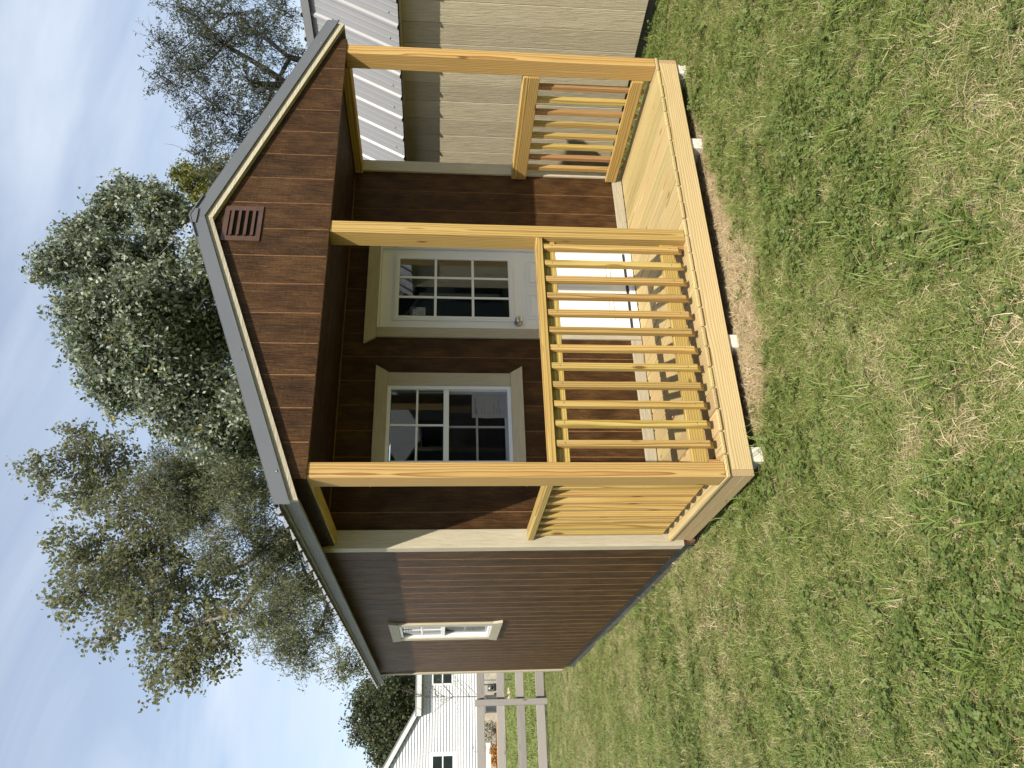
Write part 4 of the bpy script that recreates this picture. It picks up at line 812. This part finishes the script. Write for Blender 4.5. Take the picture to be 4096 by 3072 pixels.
def lawn(name, X, Y, idx, sc, label, tilt=.15):
    n = len(X); V = np.stack([X, Y, gz(X, Y)], -1); me = bpy.data.meshes.new(name); me.vertices.add(n); me.vertices.foreach_set('co', V.astype(np.float32).ravel())
    rot = np.stack([rs.normal(0, tilt, n), rs.normal(0, tilt, n), rs.uniform(0, 6.283, n)], -1).astype(np.float32)
    me.attributes.new('rot', 'FLOAT_VECTOR', 'POINT').data.foreach_set('vector', rot.ravel()); me.attributes.new('scl', 'FLOAT', 'POINT').data.foreach_set('value', sc.astype(np.float32)); me.attributes.new('idx', 'INT', 'POINT').data.foreach_set('value', idx.astype(np.int32))
    o = bpy.data.objects.new(name, me); link(o, (0, 0, 0), None); tag(o, label, name.replace('_', ' '), kind='stuff')
    md = o.modifiers.new('scatter', 'NODES'); ng = bpy.data.node_groups.new(name, 'GeometryNodeTree'); md.node_group = ng
    ng.interface.new_socket('Geometry', in_out='INPUT', socket_type='NodeSocketGeometry'); ng.interface.new_socket('Geometry', in_out='OUTPUT', socket_type='NodeSocketGeometry')
    gi, go = ng.nodes.new('NodeGroupInput'), ng.nodes.new('NodeGroupOutput'); ip = ng.nodes.new('GeometryNodeInstanceOnPoints'); ci = ng.nodes.new('GeometryNodeCollectionInfo'); ci.inputs[0].default_value = TC; ci.inputs[1].default_value = True; ci.inputs[2].default_value = True
    def na(nm, ty): q = ng.nodes.new('GeometryNodeInputNamedAttribute'); q.data_type = ty; q.inputs[0].default_value = nm; return q.outputs[0]
    lk = ng.links.new; lk(gi.outputs[0], ip.inputs['Points']); lk(ci.outputs[0], ip.inputs['Instance']); ip.inputs['Pick Instance'].default_value = True
    e2r = ng.nodes.new('FunctionNodeEulerToRotation'); lk(na('rot', 'FLOAT_VECTOR'), e2r.inputs[0]); lk(e2r.outputs[0], ip.inputs['Rotation']); lk(na('scl', 'FLOAT'), ip.inputs['Scale']); lk(na('idx', 'INT'), ip.inputs['Instance Index']); lk(ip.outputs[0], go.inputs[0])
def under(X, Y):   # beneath the cabin, deck and barn nothing grows
    return ((X > .03) & (X < 3.40) & (Y > -.035) & (Y < BK)) | ((X > 4.43+TA*Y) & (X < 7.4))
def strawzone(X, Y):
    b = np.interp(X, [.3, .52, .735, 1.03, 1.12, 1.3, 1.5, 1.9, 2.46, 2.9], [-.02, .22, .29, .25, .38, .43, .24, .12, -.02, -.1])+.14*(fbm(X*3, Y*3, 2.5, 15)-.5)
    return (X > .3) & (X < 2.95) & (Y > -b) & (Y < .5)
# near lawn in front, lawn along the left wall, far lawn
xa, ya = scatter(-4.2, 6.2, -3.2, .6, 620); xb, yb = scatter(-6.5, .05, .6, 6, 430); xc, yc = scatter(-9, 1.2, 6, 12.5, 330); xg, yg = scatter(3.3, 4.6, .6, 3, 300)
X = np.concatenate([xa, xb, xc, xg]); Y = np.concatenate([ya, yb, yc, yg]); k = ~under(X, Y); X, Y = X[k], Y[k]
st = strawzone(X, Y); dry = fbm(X, Y, .75, 31)+.25*(fbm(X, Y, 3.1, 41)-.5)+.05*np.clip((Y-1)/3, 0, 1)*(X < 0); u = rs.uniform(0, 1, len(X))
clv = .55*fbm(X+9, Y, 2.2, 51)+.45*fbm(X+4, Y, .7, 61); near = Y < 3.5
idx = np.where(u < np.clip((dry-.38)*2.0, .22, .62), rs.randint(5, 9, len(X)), rs.randint(0, 5, len(X)))
isst = st & (rs.uniform(0, 1, len(X)) < .9); iscl = ~isst & near & (rs.uniform(0, 1, len(X)) < np.clip((clv-.50)*2.4, .03, .27))
islg = ~isst & ~iscl & near & (rs.uniform(0, 1, len(X)) < .012+.03*(Y < -1.3)); isth = ~isst & ~iscl & ~islg & (rs.uniform(0, 1, len(X)) < np.clip((dry-.40)*.9, .08, .22))
sc = rs.uniform(.75, 1.25, len(X)); g_ = ~(isst | iscl | islg | isth)
lawn('grass', X[g_], Y[g_], idx[g_], sc[g_], 'patchy mown grass, green and drying, round the cabin')
lawn('coarse_grass', X[islg], Y[islg], rs.randint(15, 17, islg.sum()), sc[islg], 'long coarse grass blades standing out of the mown lawn')
lawn('clover', X[iscl], Y[iscl], rs.randint(12, 15, iscl.sum()), sc[iscl]*1.05, 'low bright clover leaves growing in patches through the grass')
lawn('thatch', X[isth], Y[isth], rs.randint(9, 12, isth.sum()), sc[isth], 'pale dry thatch lying among the green grass')
xs_, ys_ = scatter(.2, 3.0, -.55, .6, 900); kk = strawzone(xs_, ys_)
xs_ = np.concatenate([xs_[kk], X[isst]]); ys_ = np.concatenate([ys_[kk], Y[isst]])
lawn('dead_grass', xs_, ys_, rs.randint(9, 12, len(xs_)), rs.uniform(.8, 1.3, len(xs_)), 'strip of flattened straw-coloured dead grass along the front of the deck', .1)
xf, yf = scatter(-14, 9, 12.5, 30, 60); lawn('far_grass', xf, yf, rs.randint(17, 19, len(xf)), rs.uniform(.8, 1.3, len(xf)), 'mown lawn beyond the board fence')
S.render.engine = 'CYCLES'
S.cycles.max_bounces = 5; S.cycles.diffuse_bounces = 2; S.cycles.glossy_bounces = 2; S.cycles.adaptive_threshold = .02; S.cycles.transmission_bounces = 4; S.cycles.transparent_max_bounces = 8; S.cycles.caustics_reflective = False; S.cycles.caustics_refractive = False
